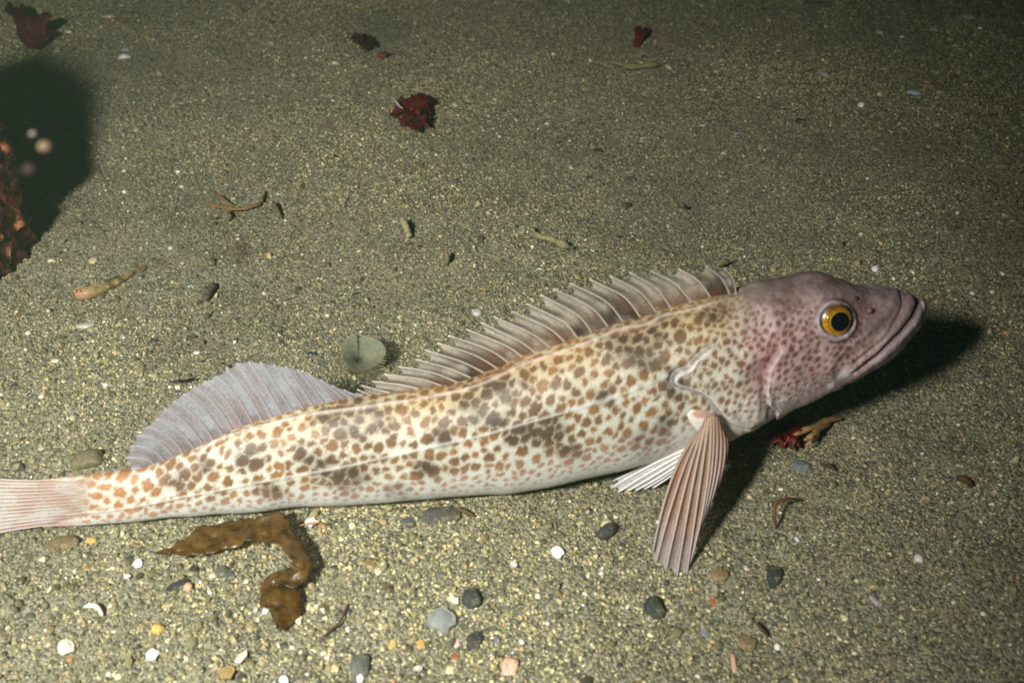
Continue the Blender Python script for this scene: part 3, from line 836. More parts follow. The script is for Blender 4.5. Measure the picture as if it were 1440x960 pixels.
# tail fin
ray_fin('tail_fin', [(140,668),(138,690),(138,714),(140,733)], [(-92,662),(-104,690),(-104,732),(-90,768)], 15, fish, col_tail,
        lambda u: (lin(188, 176, 170), lin(188, 178, 172)), lambda x, y, s, u: FP(x, y, float(np.interp(x, WID[:, 0], WID[:, 1]))*PXM*math.sqrt(max(1-(2*u-1)**2, 0))**0.9*(x > 60) + 0.0007), 0.00003, 0.0006, notch=0.02, start=0.0,
        mids=[(30,675),(25,695),(25,722),(30,743)], ribs=0.0002)
# pectoral fins: the near one spread like a fan down to the sand
pb, pn = hit(998, 597)
def pec_pt(x, y, s, u):
    gt = G(x, y, 0.004)
    d0 = depth_of(pb) - 0.004 - 0.006*math.sin(math.pi*u); d1 = depth_of(G(944, 803, 0.004)) + (u-0.5)*0.02
    s2 = min(max(s, 0), 1)
    return at_depth(x, y, d0*(1-s2)+d1*s2)
def col_pec(pp, fr, s, u):
    g = np.tile(lin(152, 114, 90), (len(pp), 1))
    wv = vnoise(pp, 131, 1/14)[:, None]; g = g*(0.78+0.42*wv)
    sp = (sstep(0.5, 0.68, vnoise(pp*np.array([1.3, 0.7]), 133, 1/13))*sstep(0.05, 0.3, s)*sstep(0.95, 0.6, s))[:, None]; g = g*(1-0.65*sp)+lin(168, 106, 62)*0.65*sp
    p = sstep(0.66, 1.0, s)[:, None]; g = g*(1-0.8*p)+lin(176, 168, 172)*0.8*p
    rt = sstep(0.72, 1.0, u)[:, None]; g = g*(1-0.45*rt)+lin(150, 112, 92)*0.45*rt
    al = np.interp(s, [0, 0.6, 1], [1, 0.97, 0.8])[:, None]
    return np.concatenate([g, al], 1)
PECB = [(985,606),(992,597),(1002,592),(1011,597),(1015,608)]
PECT = [(918,776),(922,793),(936,803),(949,810),(959,814),(966,807),(972,786),(979,762),(989,730),(998,690)]
PECM = [(947,668),(955,672),(965,680),(975,688),(984,690),(993,688),(1000,676),(1012,660),(1020,645),(1020,632)]
ray_fin('pectoral_fin', PECB, PECT, 12, fish, col_pec, lambda u: (lin(152, 122, 102), lin(180, 170, 164)) if u < 0.75 else (lin(178, 130, 110), lin(180, 160, 150)),
        pec_pt, 0.0013, 0.00035, nrow=26, notch=0.035, mids=PECM, ribs=0.0016, sub=6)
# far pectoral fin, resting on the sand behind the body
def far_pec(x, y, s, u):
    p = pec_pt(x, y, s, u); q = mir(p[None])[0]
    q[2] = max(q[2], 0.005)
    return q
ray_fin('pectoral_fin', PECB, PECT, 12, fish, col_pec, lambda u: (lin(152, 122, 102), lin(180, 170, 164)), far_pec, 0.0011, 0.0004, nrow=20, notch=0.03, mids=PECM, ribs=0.002)
# white fleshy base of the near pectoral fin
c, nrm = hit(990, 590)
V = []; nb = 14; na = 20
lob = smooth_line([(966,583),(972,596),(981,606),(989,617),(999,603),(1008,588),(1000,582),(985,576),(972,576)], na)
cen = np.array([986, 592])
VV = [];
for r_ in np.linspace(0, 1, nb):
    for p in lob:
        q = cen + (p-cen)*r_
        a_, n_ = hit(q[0], min(q[1], 609))
        d_ = depth_of(a_) - 0.0022*math.sqrt(max(1-r_**2, 0)) - 0.0010
        VV.append(at_depth(q[0], q[1], d_))
VV = np.array(VV); ppx = px_of(VV); cc = np.tile(lin(224, 220, 212), (len(VV), 1)); sp = sstep(0.5, 0.62, vnoise(ppx, 141, 1/11))[:, None]
cc = cc*(1-0.7*sp)+lin(172, 116, 90)*0.7*sp
mesh_obj('fin_base', VV, grid_faces(nb, na, True), skin, fish, cols=cc)
# pelvic fins, white, under the breast
def col_pel(pp, fr, s, u):
    g = np.tile(lin(206, 208, 208), (len(pp), 1)); wv = vnoise(np.stack([u*8, s*5], -1), 151)[:, None]
    return np.concatenate([g*(0.85+0.25*wv), np.full((len(pp), 1), 0.97)], 1)
pv0 = hit(972, 622)[0]
def pel_pt(x, y, s, u, k=0.0):
    d0 = depth_of(pv0); d1 = depth_of(G(866, 688, 0.006)) + k
    return at_depth(x, y, d0*(1-s)+d1*s)
ray_fin('pelvic_fin', [(978,626),(980,632),(978,638)], [(859,686),(868,692),(890,690),(918,686)], 6, fish, col_pel, lambda u: (lin(220, 214, 208), lin(232, 232, 232)), pel_pt, 0.0009, 0.0004,
        notch=0.05, mids=[(915,654),(922,660),(936,664),(955,660)], ribs=0.0004)
ray_fin('pelvic_fin', [(975,622),(976,627),(974,632)], [(862,676),(866,681),(872,684),(884,684)], 5, fish, col_pel, lambda u: (lin(220, 214, 208), lin(232, 232, 232)), lambda x, y, s, u: pel_pt(x, y, s, u, 0.012), 0.0009, 0.0004,
        notch=0.05, mids=[(916,650),(920,653),(924,656),(928,658)], ribs=0.0004)

# ================================================================== things lying on the sand
ICO = {}
def ico(sub):
    if sub not in ICO:
        bm = bmesh.new(); bmesh.ops.create_icosphere(bm, subdivisions=sub, radius=1.0)
        ICO[sub] = (np.array([v.co[:] for v in bm.verts]), [[v.index for v in f.verts] for f in bm.faces]); bm.free()
    return ICO[sub]
def gz(p):
    return float(ground_z(np.asarray(p)[:2]))
MATS = {}
def stone_mat(c):
    """a dull stone with grain, pits and a dusting of settled silt and stuck sand on its upper side"""
    m, N, L, B = new_mat('stone')
    tc = N.new('ShaderNodeTexCoord'); geo = N.new('ShaderNodeNewGeometry')
    def noise(sc, det=6):
        n = N.new('ShaderNodeTexNoise'); n.inputs['Scale'].default_value = sc; n.inputs['Detail'].default_value = det; n.inputs['Roughness'].default_value = 0.7
        L.new(tc.outputs['Object'], n.inputs['Vector']); return n.outputs['Fac']
    def ramp(src, p0, c0, p1, c1):
        r = N.new('ShaderNodeValToRGB'); e = r.color_ramp.elements
        e[0].position, e[0].color = p0, (*c0, 1); e[1].position, e[1].color = p1, (*c1, 1); L.new(src, r.inputs[0]); return r.outputs[0]
    n1, n2 = noise(520), noise(170, 8)
    basec = ramp(n1, 0.3, c*0.6, 0.72, np.minimum(c*1.7+0.015, 0.9))
    vo = N.new('ShaderNodeTexVoronoi'); vo.inputs['Scale'].default_value = 900; L.new(tc.outputs['Object'], vo.inputs['Vector'])
    sepc = N.new('ShaderNodeSeparateColor'); L.new(vo.outputs['Color'], sepc.inputs[0])
    dust = ramp(sepc.outputs[0], 0.1, lin(84, 80, 58), 0.95, lin(176, 166, 124))
    sepn = N.new('ShaderNodeSeparateXYZ'); L.new(geo.outputs['Normal'], sepn.inputs[0])
    mask = ramp(n2, 0.50, np.zeros(3), 0.64, np.ones(3)*0.75)
    mul = N.new('ShaderNodeMath'); mul.operation = 'MULTIPLY'; mul.use_clamp = True
    L.new(mask, mul.inputs[0]); L.new(sepn.outputs['Z'], mul.inputs[1])
    mx = N.new('ShaderNodeMixRGB'); L.new(mul.outputs[0], mx.inputs[0]); L.new(basec, mx.inputs[1]); L.new(dust, mx.inputs[2])
    L.new(mx.outputs[0], B.inputs['Base Color'])
    B.inputs['Roughness'].default_value = 0.72; B.inputs['Specular IOR Level'].default_value = 0.3
    bp = N.new('ShaderNodeBump'); bp.inputs['Strength'].default_value = 0.8; bp.inputs['Distance'].default_value = 0.0012
    L.new(n1, bp.inputs['Height']); L.new(bp.outputs[0], B.inputs['Normal'])
    return m
def pmat(col, kind='stone'):
    key = (tuple(col), kind)
    if key not in MATS:
        c = lin(*col)
        if kind == 'stone': MATS[key] = stone_mat(c)
        elif kind == 'shell': MATS[key] = plain_mat('shell', c, 0.32, 0.5, 0.14, 260, 0.25)
        elif kind == 'rusty': MATS[key] = plain_mat('stained_shell', c, 0.45, 0.4, 0.2, 330, 0.4, col2=lin(196, 146, 108))
        elif kind == 'glass': MATS[key] = plain_mat('clear_shell', c, 0.25, 0.5, 0.15, 250, 0.2, trans=0.4, alpha=0.62)
        elif kind == 'weed': MATS[key] = plain_mat('weed', c, 0.42, 0.45, 0.4, 260, 0.3, trans=0.3, alpha=0.96)
        elif kind == 'twig': MATS[key] = plain_mat('twig', c, 0.7, 0.3, 0.4, 500, 0.4)
    return MATS[key]
seedn = [100]
def zone(x, y):
    """words for the stretch of sand a small thing lies on"""
    if y > 690:
        return ('on the gravelly sand around the kelp' if x < 470 else 'on the sand between the kelp and the dark stones' if x < 720 else
                'on the sand below the white pelvic fin' if x < 960 else 'on the sand right of the pectoral fin')
    if x > 1050: return 'on the dim sand beyond the snout'
    if x < 330: return 'on the sand between the encrusted rock and the tail'
    return 'on the sand behind the dorsal fins'
def lump(name, px, py, w, h, ang, col, label, cat, kind='stone', group=None, facet=0.45, high=0.5, sink=0.5, rough=0.5, sub=3):
    """a pebble, stone or chip: w x h photograph pixels, lying on the sand, turned by ang degrees"""
    seedn[0] += 1; sd = seedn[0]
    V, F = ico(sub); V = V.copy()
    if facet:
        r_ = np.random.default_rng(sd)
        for q in range(9):                                   # cut by random planes for broken faces
            n = r_.normal(size=3); n /= np.linalg.norm(n); d = r_.uniform(0.55, 0.9)
            o_ = np.maximum(V @ n - d, 0); V = V - facet*o_[:, None]*n
    nz = fbm(V*1.0+sd*3.1, sd, 1.3, 4)
    V = V*(1+1.5*rough*(nz-0.5))[:, None]
    V = np.sign(V)*np.abs(V)**np.array([0.85, 0.85, 0.9])
    m_ = mpp(px, py); a, b = w*m_/2*0.88, h*m_*0.56
    c_ = high*min(a, b*1.4)
    V = V*np.array([a, b, c_])
    t = RAD(ang); R = np.array([[math.cos(t), -math.sin(t), 0], [math.sin(t), math.cos(t), 0], [0, 0, 1]])
    V = V @ R.T
    p = G(px, py, c_*0.4); p[2] = gz(p) + c_*(1-2*sink)
    o = mesh_obj(name, V + p, F, pmat(col, kind), smooth=facet < 0.9, loc=tuple(p))
    return tag(o, label, cat, group)
def chip(name, px, py, w, h, ang, col, label, cat, kind='shell', group=None, curl=0.35, lift=0.0015, jag=0.25):
    """a thin broken piece of shell: an irregular curved plate with thickness"""
    seedn[0] += 1; r_ = np.random.default_rng(seedn[0])
    n = 13; aa = np.linspace(0, 2*np.pi, n, endpoint=False)
    rr = 1 + jag*r_.uniform(-1, 0.6, n)
    m_ = mpp(px, py); a, b = w*m_/2, h*m_*0.66
    rings = np.linspace(0, 1, 5)
    def sheet(dz):
        P = []
        for q in rings:
            for k in range(n):
                x, y = rr[k]*q*math.cos(aa[k]), rr[k]*q*math.sin(aa[k])
                P.append((x*a, y*b, curl*a*(0.4-(x*x*0.8+y*y*0.3)) + dz))
        return np.array(P)
    th_ = 0.0005
    A, B = sheet(th_), sheet(0)
    nn = len(A); F = grid_faces(5, n, True).tolist(); F += [[i+nn for i in f][::-1] for f in grid_faces(5, n, True).tolist()]
    F += [[4*n+k, nn+4*n+k, nn+4*n+(k+1) % n, 4*n+(k+1) % n] for k in range(n)]
    V = np.vstack([A, B])
    t = RAD(ang); ti = r_.uniform(-0.3, 0.3)
    R = np.array([[math.cos(t), -math.sin(t), 0], [math.sin(t), math.cos(t), 0], [0, 0, 1]]) @ np.array([[1, 0, 0], [0, math.cos(ti), -math.sin(ti)], [0, math.sin(ti), math.cos(ti)]])
    V = V @ R.T
    p = G(px, py); p[2] = gz(p) - V[:, 2].min()*0.6 + lift
    o = mesh_obj(name, V+p, F, pmat(col, kind), loc=tuple(p))
    return tag(o, label, cat, group)
def strand(name, pts, r, col, label, cat, kind='twig', group=None, hts=None, taper=0.4, parent=None, nseg=7, knob=0.25):
    seedn[0] += 1
    px = smooth_line(pts, 26); h = np.interp(np.linspace(0, 1, 26), np.linspace(0, 1, len(hts)), hts) if hts is not None else np.zeros(26)
    P = np.array([G(q[0], q[1], h[i]) for i, q in enumerate(px)])
    P[:, 2] = ground_z(P) + h + r*0.6
    t = np.linspace(0, 1, 26)
    rad_ = r*(1-(1-taper)*np.abs(2*t-1)**2.5)*(1+knob*(vnoise(np.stack([t*12, t*0+seedn[0]], -1), 5)-0.5)*2)
    V, F = tube(P, rad_, nseg)
    l_ = P.mean(0); l_[2] = gz(l_)
    o = mesh_obj(name, V, F, pmat(col, kind), parent, loc=tuple(l_) if parent is None else None)
    if parent is None: tag(o, label, cat, group)
    return o

# ---- stones
lump('pebble', 853, 751, 42, 19, 42, (58, 60, 58), 'smooth elongated dark slate pebble between the belly and the white chip', 'pebble', rough=0.12, high=0.7, sink=0.28)
lump('stone', 919, 853, 36, 34, 10, (50, 56, 50), 'angular dark green stone below the tip of the pectoral fin', 'stone', facet=1.0, high=0.8)
lump('stone', 1086, 814, 30, 38, -15, (54, 58, 54), 'blocky dark grey stone right of the pectoral fin shadow', 'stone', facet=0.9, high=0.6, sink=0.4)
lump('stone', 664, 845, 34, 30, 20, (56, 60, 56), 'rounded dark stone beside a small white chip', 'stone', facet=0.6, high=0.75)
lump('stone', 668, 898, 32, 28, -20, (62, 62, 58), 'dark faceted stone next to the clear shell fragment', 'stone', facet=0.9, high=0.65)
lump('stone', 508, 932, 38, 40, 0, (92, 96, 90), 'round mid grey stone with a gritty face', 'stone', high=0.7, facet=0.4)
lump('stone', 622, 727, 66, 30, 6, (76, 76, 70), 'broad flat grey stone half buried under the belly', 'stone', high=0.35, sink=0.45)
lump('stone', 575, 733, 26, 18, 6, (82, 86, 82), 'small grey stone beside the broad flat stone', 'stone', high=0.5)
lump('stone', 253, 816, 46, 20, 12, (48, 50, 48), 'thin dark slab below the brown kelp', 'stone', high=0.4, facet=0.8)
lump('pebble', 264, 822, 14, 12, 30, (214, 188, 160), 'pale orange pebble resting on the dark slab', 'pebble', kind='rusty', sink=0.1, high=0.9)
lump('pebble', 221, 880, 21, 15, -18, (206, 168, 92), 'smooth yellow pebble below the brown kelp', 'pebble', rough=0.15, high=0.85, sink=0.25)
lump('pebble', 125, 752, 18, 9, 15, (206, 152, 84), 'small orange oblong pebble under the tail', 'pebble', rough=0.12, high=0.8)
lump('stone', 87, 757, 52, 26, 14, (104, 90, 62), 'flat brown stone half buried below the tail', 'stone', high=0.35, sink=0.42)
lump('stone', 122, 645, 58, 30, 28, (104, 98, 72), 'tapered olive stone against the upper edge of the tail', 'stone', high=0.7)
lump('stone', 310, 798, 22, 20, 0, (88, 88, 78), 'small grey stone in the bend of the kelp', 'stone')
lump('pebble', 322, 803, 26, 18, 10, (74, 78, 72), 'dark grey pebble in the bend of the kelp', 'pebble')
lump('pebble', 272, 797, 18, 16, 0, (52, 50, 46), 'dark pebble half covered by the kelp', 'pebble')
lump('pebble', 190, 905, 16, 15, 0, (58, 60, 56), 'dark pebble above the white shell chip', 'pebble')
lump('pebble', 552, 905, 14, 16, 0, (210, 172, 104), 'yellow pebble right of the round grey stone', 'pebble')
lump('pebble', 592, 905, 16, 14, 0, (206, 150, 92), 'amber pebble left of the dark faceted stone', 'pebble')
lump('pebble', 640, 924, 16, 12, 20, (150, 92, 52), 'rust brown pebble beside the barnacle shell', 'pebble', kind='stone')
lump('pebble', 642, 905, 13, 13, 0, (222, 190, 184), 'pale pink ringed pebble below the clear shell fragment', 'pebble', kind='shell')
lump('pebble', 700, 906, 13, 14, 0, (120, 128, 134), 'bluish glassy pebble right of the dark faceted stone', 'pebble', kind='shell')
lump('pebble', 633, 941, 14, 13, 0, (226, 206, 166), 'cream pebble at the foot of the barnacle shell', 'pebble', kind='shell')
lump('pebble', 432, 848, 14, 12, 0, (216, 204, 160), 'cream rounded pebble beside the kelp tip', 'pebble', kind='shell')
lump('pebble', 532, 808, 12, 11, 0, (206, 198, 172), 'round ivory pebble in open sand right of the kelp', 'pebble', kind='shell')
lump('stone', 620, 812, 17, 14, 0, (96, 100, 92), 'small grey pebble above the dark rounded stone', 'pebble')
lump('pebble', 572, 828, 16, 14, 0, (96, 94, 84), 'grey pebble halfway between kelp and dark stones', 'pebble')
lump('pebble', 1005, 849, 14, 11, 25, (160, 88, 52), 'rust red pebble right of the angular green stone', 'pebble')
lump('stone', 1010, 816, 28, 22, -10, (128, 112, 78), 'tan brown stone right of the pectoral fin tip', 'stone', high=0.5, sink=0.42)
lump('stone', 1050, 905, 32, 24, -30, (120, 104, 74), 'tan brown stone near the salmon sliver', 'stone', high=0.55)
lump('pebble', 1093, 910, 11, 11, 0, (226, 220, 204), 'white cube like pebble right of the tan brown stone', 'pebble', kind='shell', facet=0.8, high=0.9)
lump('pebble', 991, 892, 14, 13, 0, (120, 130, 136), 'blue grey pebble left of the tan brown stone', 'pebble')
lump('pebble', 1048, 803, 10, 9, 0, (196, 192, 180), 'pale grey pebble above the blocky dark stone', 'pebble', kind='shell')
lump('pebble', 1291, 787, 15, 14, 0, (206, 206, 196), 'round white pebble alone in open sand', 'pebble', kind='shell', rough=0.2, high=0.8)
lump('pebble', 1230, 849, 13, 22, 20, (176, 164, 168), 'pale lilac lump with a pink lower edge', 'pebble', kind='shell')
lump('stone', 1127, 656, 28, 20, -20, (96, 104, 108), 'blue grey stone below the red weed under the jaw', 'stone', high=0.3, sink=0.42)
lump('pebble', 1118, 759, 7, 14, 25, (206, 214, 222), 'white sliver at the end of the curled strand', 'pebble', kind='shell')
lump('pebble', 1054, 700, 8, 8, 0, (226, 200, 160), 'bright cream pebble right of the pectoral fin shadow', 'pebble', kind='shell')
lump('pebble', 133, 371, 15, 15, 0, (190, 178, 140), 'pale tan pebble behind the small sandy fish', 'pebble', kind='shell')
lump('pebble', 74, 373, 12, 8, 0, (206, 200, 178), 'small pale pebble between encrusted rock and tan pebble', 'pebble', kind='shell')
lump('pebble', 120, 456, 28, 13, 8, (176, 176, 158), 'flat whitish pebble below the small sandy fish', 'pebble', kind='shell', high=0.4)
lump('stone', 186, 366, 16, 12, 30, (110, 106, 84), 'little olive stone at the tail of the small sandy fish', 'pebble')
lump('pebble', 79, 508, 18, 8, 10, (206, 198, 176), 'white oblong pebble on the sand above the tail', 'pebble', kind='shell')
lump('pebble', 277, 498, 11, 6, 20, (236, 232, 222), 'bright white chip above the second dorsal fin', 'pebble', kind='shell')
lump('pebble', 671, 437, 17, 15, 0, (178, 182, 172), 'pale grey pebble above the middle of the spiny fin', 'pebble', kind='shell', rough=0.15, high=0.8)
lump('pebble', 841, 208, 18, 16, 0, (56, 60, 56), 'dark round pebble in open sand behind the fish', 'pebble')
lump('pebble', 888, 250, 20, 12, 0, (70, 76, 70), 'flat dark patch of stone behind the spiny fin', 'pebble', high=0.25)
lump('pebble', 578, 342, 8, 9, 0, (56, 62, 60), 'tiny dark stone beside the upright worm tube', 'pebble')
lump('stone', 1285, 129, 24, 15, -12, (150, 160, 158), 'pale blue grey shell lump in the dim sand', 'stone', kind='shell', facet=0.6)
lump('stone', 1304, 120, 30, 10, -22, (118, 104, 72), 'tan oblong stone behind the pale blue grey lump', 'stone')
lump('pebble', 1323, 128, 15, 9, 20, (168, 168, 156), 'pale chip at the end of the tan oblong stone', 'pebble', kind='shell')
lump('pebble', 1160, 102, 12, 9, 0, (166, 176, 176), 'pale blue pebble in the dim sand near the dark hollow', 'pebble', kind='shell')
lump('stone', 1366, 20, 24, 10, -15, (150, 150, 140), 'pale flattened shell lump at the far dim edge', 'stone', kind='shell')
lump('pebble', 1314, 39, 15, 12, 0, (176, 170, 160), 'speckled white pebble in the far dim sand', 'pebble', kind='shell')
lump('pebble', 1238, 40, 10, 14, 0, (160, 166, 158), 'upright pale pebble with a long shadow', 'pebble', kind='shell', high=1.1)
lump('pebble', 1269, 49, 9, 5, 0, (206, 206, 196), 'tiny white chip beside the upright pale pebble', 'pebble', kind='shell')
lump('stone', 1125, 172, 18, 15, 0, (58, 64, 58), 'dark buried stone in sand above the head', 'stone', high=0.4)
lump('stone', 1408, 235, 26, 10, 6, (136, 118, 80), 'tan flat stone at the dim right side', 'stone', high=0.6)
lump('stone', 1417, 138, 22, 12, -10, (118, 98, 76), 'brownish stone in the dim sand beyond the tan flat stone', 'stone')
lump('stone', 1155, 1, 40, 12, 0, (70, 78, 66), 'low dark mound at the far edge of the sand', 'stone', high=0.5)
lump('stone', 151, 21, 24, 11, 6, (196, 168, 152), 'pinkish shell lump beyond the red weed', 'stone', kind='shell')
lump('pebble', 97, 46, 11, 8, 15, (196, 196, 176), 'pale yellow pebble right of the torn red blade', 'pebble', kind='shell')
lump('pebble', 80, 71, 11, 8, 0, (188, 186, 160), 'pale pebble at the foot of the torn red blade', 'pebble', kind='shell')
lump('pebble', 177, 72, 14, 8, 0, (120, 136, 134), 'greenish grey pebble behind the curved white shell', 'pebble')
lump('pebble', 190, 18, 22, 5, -5, (60, 56, 48), 'dark flat flake beside the pinkish shell lump', 'pebble', high=0.4)
lump('pebble', 640, 146, 10, 12, 10, (190, 186, 168), 'pale pebble right of the crimson weed', 'pebble', kind='shell', high=0.9)
lump('pebble', 650, 52, 10, 9, 0, (150, 132, 116), 'brownish pebble in the far sand behind the crimson weed', 'pebble')
lump('pebble', 1040, 127, 9, 7, 0, (120, 118, 100), 'small olive pebble casting a shadow in far sand', 'pebble', high=1.0)
lump('pebble', 500, 186, 15, 12, 0, (150, 136, 116), 'blurred buff pebble left of the crimson weed', 'pebble')
# look-alike pale pebbles that only their place tells apart
for (x, y, w_) in ((66, 899, 10), (30, 900, 9), (58, 960, 12), (150, 940, 9), (460, 920, 10), (410, 905, 9), (610, 800, 8), (757, 842, 11), (788, 850, 8), (822, 842, 9), (770, 880, 9), (734, 905, 10),
                   (980, 955, 9), (1180, 900, 8), (1340, 850, 8), (1380, 870, 9), (1395, 410, 8), (1368, 410, 9), (1410, 384, 8), (1346, 300, 8), (1290, 302, 7), (1220, 250, 7), (250, 240, 9), (175, 241, 8), (176, 273, 8),
                   (256, 264, 9), (240, 351, 9), (40, 470, 10), (150, 545, 11), (60, 560, 10), (445, 850, 9), (1336, 778, 8), (1400, 690, 8)):
    cw, cv = random.choice([('ivory', (212, 206, 186)), ('buff', (196, 180, 140)), ('white', (224, 222, 210))])
    lump('pebble', x, y, w_, w_*0.8, random.uniform(0, 180), cv, 'tiny %s pebble %s' % (cw, zone(x, y)), 'pebble', kind='shell', group='tiny pale pebbles scattered on the sand', sub=2, high=0.8)
for (x, y, w_) in ((40, 862, 20), (180, 780, 14), (398, 900, 14), (338, 948, 18), (705, 835, 14), (590, 775, 15), (470, 800, 16), (488, 858, 18), (450, 862, 14), (800, 868, 10), (870, 940, 12), (955, 880, 10), (680, 790, 14),
                   (1150, 830, 10), (1200, 930, 14), (1330, 740, 11), (1190, 860, 10), (1360, 160, 10), (1215, 120, 12), (1400, 160, 11), (830, 250, 12), (640, 250, 10), (440, 500, 18), (500, 410, 14), (215, 480, 16), (20, 545, 14), (875, 770, 11)):
    cw, cv = random.choice([('grey green', (76, 82, 70)), ('slate', (62, 66, 64)), ('olive grey', (96, 94, 78))])
    lump('pebble', x, y, w_, w_*0.8, random.uniform(0, 180), cv, 'dull %s pebble sunk %s' % (cw, zone(x, y).replace('on ', 'in ', 1)), 'pebble', group='small dark grey pebbles half sunk in the sand', sub=2, high=0.5, facet=0.5)

# ---- shells
chip('shell_fragment', 213, 920, 19, 19, 10, (236, 232, 228), 'bright white shell chip near the yellow pebble', 'shell')
chip('shell_fragment', 91, 908, 24, 22, 40, (226, 212, 192), 'white shell piece with an orange edge chip beside it', 'shell', curl=0.8)
lump('shell_fragment', 97, 919, 13, 7, 15, (206, 118, 50), 'orange shell sliver beside the white shell piece', 'shell', kind='shell')
chip('shell_fragment', 783, 788, 19, 16, -10, (240, 234, 226), 'bright white chip alone below the middle of the belly', 'shell')
chip('shell_fragment', 722, 802, 12, 9, -30, (234, 230, 220), 'small white chip left of the bright white chip', 'shell')
chip('shell_fragment', 437, 735, 22, 16, 25, (240, 236, 230), 'white triangular shell under a thin amber thread', 'shell', jag=0.5)
strand('thread', [(416, 737), (432, 731), (450, 732), (457, 739), (459, 750)], 0.00045, (190, 130, 64), 'thin amber thread arching over the white triangular shell', 'thread', hts=[0.003, 0.009, 0.010, 0.006, 0.001])
chip('shell_fragment', 618, 882, 40, 30, -35, (190, 196, 192), 'clear greyish shell fragment with a folded rim', 'shell', kind='glass', curl=0.9, jag=0.4)
chip('shell_fragment', 612, 880, 12, 26, 35, (206, 212, 208), 'whitish sliver leaning on the clear shell fragment', 'shell', kind='glass')
lump('barnacle', 715, 938, 30, 34, 15, (226, 206, 190), 'white and orange barnacle shell at the lower edge', 'shell', kind='rusty', rough=0.8, high=0.9, facet=0.5, sub=4)
lump('shell_fragment', 1031, 936, 11, 30, -4, (206, 166, 136), 'salmon pink pointed sliver standing on the sand', 'shell', kind='shell', high=0.8)
chip('shell_fragment', 638, 851, 13, 14, 60, (234, 220, 196), 'white chip touching the rounded dark stone', 'shell', jag=0.5)
strand('shell_sliver', [(117, 851), (128, 848), (137, 851), (143, 862)], 0.0016, (206, 196, 182), 'pale curved shell sliver on the lower left sand', 'shell', kind='shell', hts=[0.001, 0.003, 0.003, 0.0])
chip('shell_fragment', 176, 86, 22, 9, 12, (216, 212, 200), 'curved white shell with a dark upper rim', 'shell', curl=0.9)
chip('shell_fragment', 338, 925, 12, 26, -25, (226, 218, 200), 'upright pale shell splinter near the bottom edge', 'shell')
chip('shell_fragment', 317, 948, 26, 22, -20, (170, 146, 96), 'tan shell plate cut by the bottom edge', 'shell')
chip('shell_fragment', 192, 791, 13, 12, 0, (234, 228, 214), 'small white chip left of the kelp', 'shell', jag=0.5)
chip('shell_fragment', 178, 809, 10, 8, 0, (232, 230, 226), 'tiny white flake below the small white chip', 'shell')
chip('shell_fragment', 418, 870, 12, 16, 30, (236, 214, 186), 'cream chip touching the tip of the kelp', 'shell', jag=0.5)
chip('shell_fragment', 373, 857, 10, 9, 0, (236, 234, 230), 'white flake left of the kelp tip', 'shell')
chip('shell_fragment', 1036, 188, 11, 6, 15, (196, 214, 226), 'tiny bright bluish flake behind the head', 'shell')
chip('shell_fragment', 398, 955, 14, 10, 20, (206, 206, 204), 'white flake left of the round grey stone', 'shell')
chip('shell_fragment', 506, 954, 10, 11, 0, (240, 238, 234), 'bright flake below the round grey stone', 'shell')
chip('shell_fragment', 588, 941, 13, 8, 0, (226, 222, 212), 'oblong white flake left of the cream pebble', 'shell')
chip('shell_fragment', 1313, 371, 10, 16, -35, (190, 186, 164), 'pale flake lying in the shadow of the jaw', 'shell')
lump('pebble', 1338, 467, 14, 13, 0, (150, 74, 26), 'orange pebble lying in the shadow of the jaw', 'pebble', kind='stone')
lump('pebble', 1414, 470, 11, 7, 10, (216, 150, 96), 'orange pink pebble right of the jaw shadow', 'pebble', kind='shell')
chip('shell_fragment', 1022, 625, 18, 7, 40, (196, 184, 150), 'pale splinter in the shadow behind the pectoral fin', 'shell')

# ---- worm tubes, twigs and strands
strand('worm_tube', [(566, 312), (571, 322), (576, 336)], 0.0030, (150, 140, 104), 'stubby sandy worm tube standing in open sand', 'worm tube', hts=[0.010, 0.007, 0.0], taper=0.8)
strand('worm_tube', [(748, 331), (757, 339), (776, 344), (797, 352), (806, 353)], 0.0034, (136, 130, 94), 'long knobbly sandy worm tube behind the spiny fin', 'worm tube', hts=[0.003, 0.004, 0.003, 0.004, 0.0], knob=0.5)
strand('twig', [(627, 357), (629, 366), (628, 376)], 0.0022, (120, 106, 72), 'short upright brown splinter left of the worm tube', 'twig', hts=[0.010, 0.006, 0.0])
strand('twig', [(858, 86), (873, 93), (890, 98), (915, 96), (934, 94)], 0.0032, (122, 116, 80), 'sand crusted curved twig in far sand', 'twig', hts=[0.006, 0.003, 0.002, 0.003, 0.001], knob=0.4)
tw = empty('twig', tuple(G(330, 288)))
tag(tw, 'forked brown twig lying on the sand behind the second dorsal fin', 'twig')
for pts, r_ in (([(290, 287), (312, 290), (335, 293), (360, 289), (368, 284)], 0.0018), ([(295, 268), (310, 277), (325, 286), (340, 292)], 0.0012), ([(352, 290), (366, 282), (374, 271)], 0.0016), ([(322, 293), (323, 303), (320, 310)], 0.0013)):
    strand('branch', pts, r_, (116, 96, 62), None, None, hts=[0.002, 0.004, 0.002], parent=tw, knob=0.5)
strand('twig', [(383, 281), (389, 292), (396, 305)], 0.0018, (96, 88, 62), 'thin dark splinter right of the forked twig', 'twig', hts=[0.006, 0.005, 0.0])
strand('twig', [(300, 396), (297, 405), (291, 414), (287, 425)], 0.0028, (82, 78, 60), 'dark crumbly fragment left of the forked twig', 'twig', knob=0.45, hts=[0.003, 0.002, 0.002, 0])
strand('twig', [(238, 543), (258, 539), (272, 535), (276, 537)], 0.0008, (40, 36, 30), 'thin black stem beside the second dorsal fin', 'twig', hts=[0.004, 0.006, 0.005, 0.002])
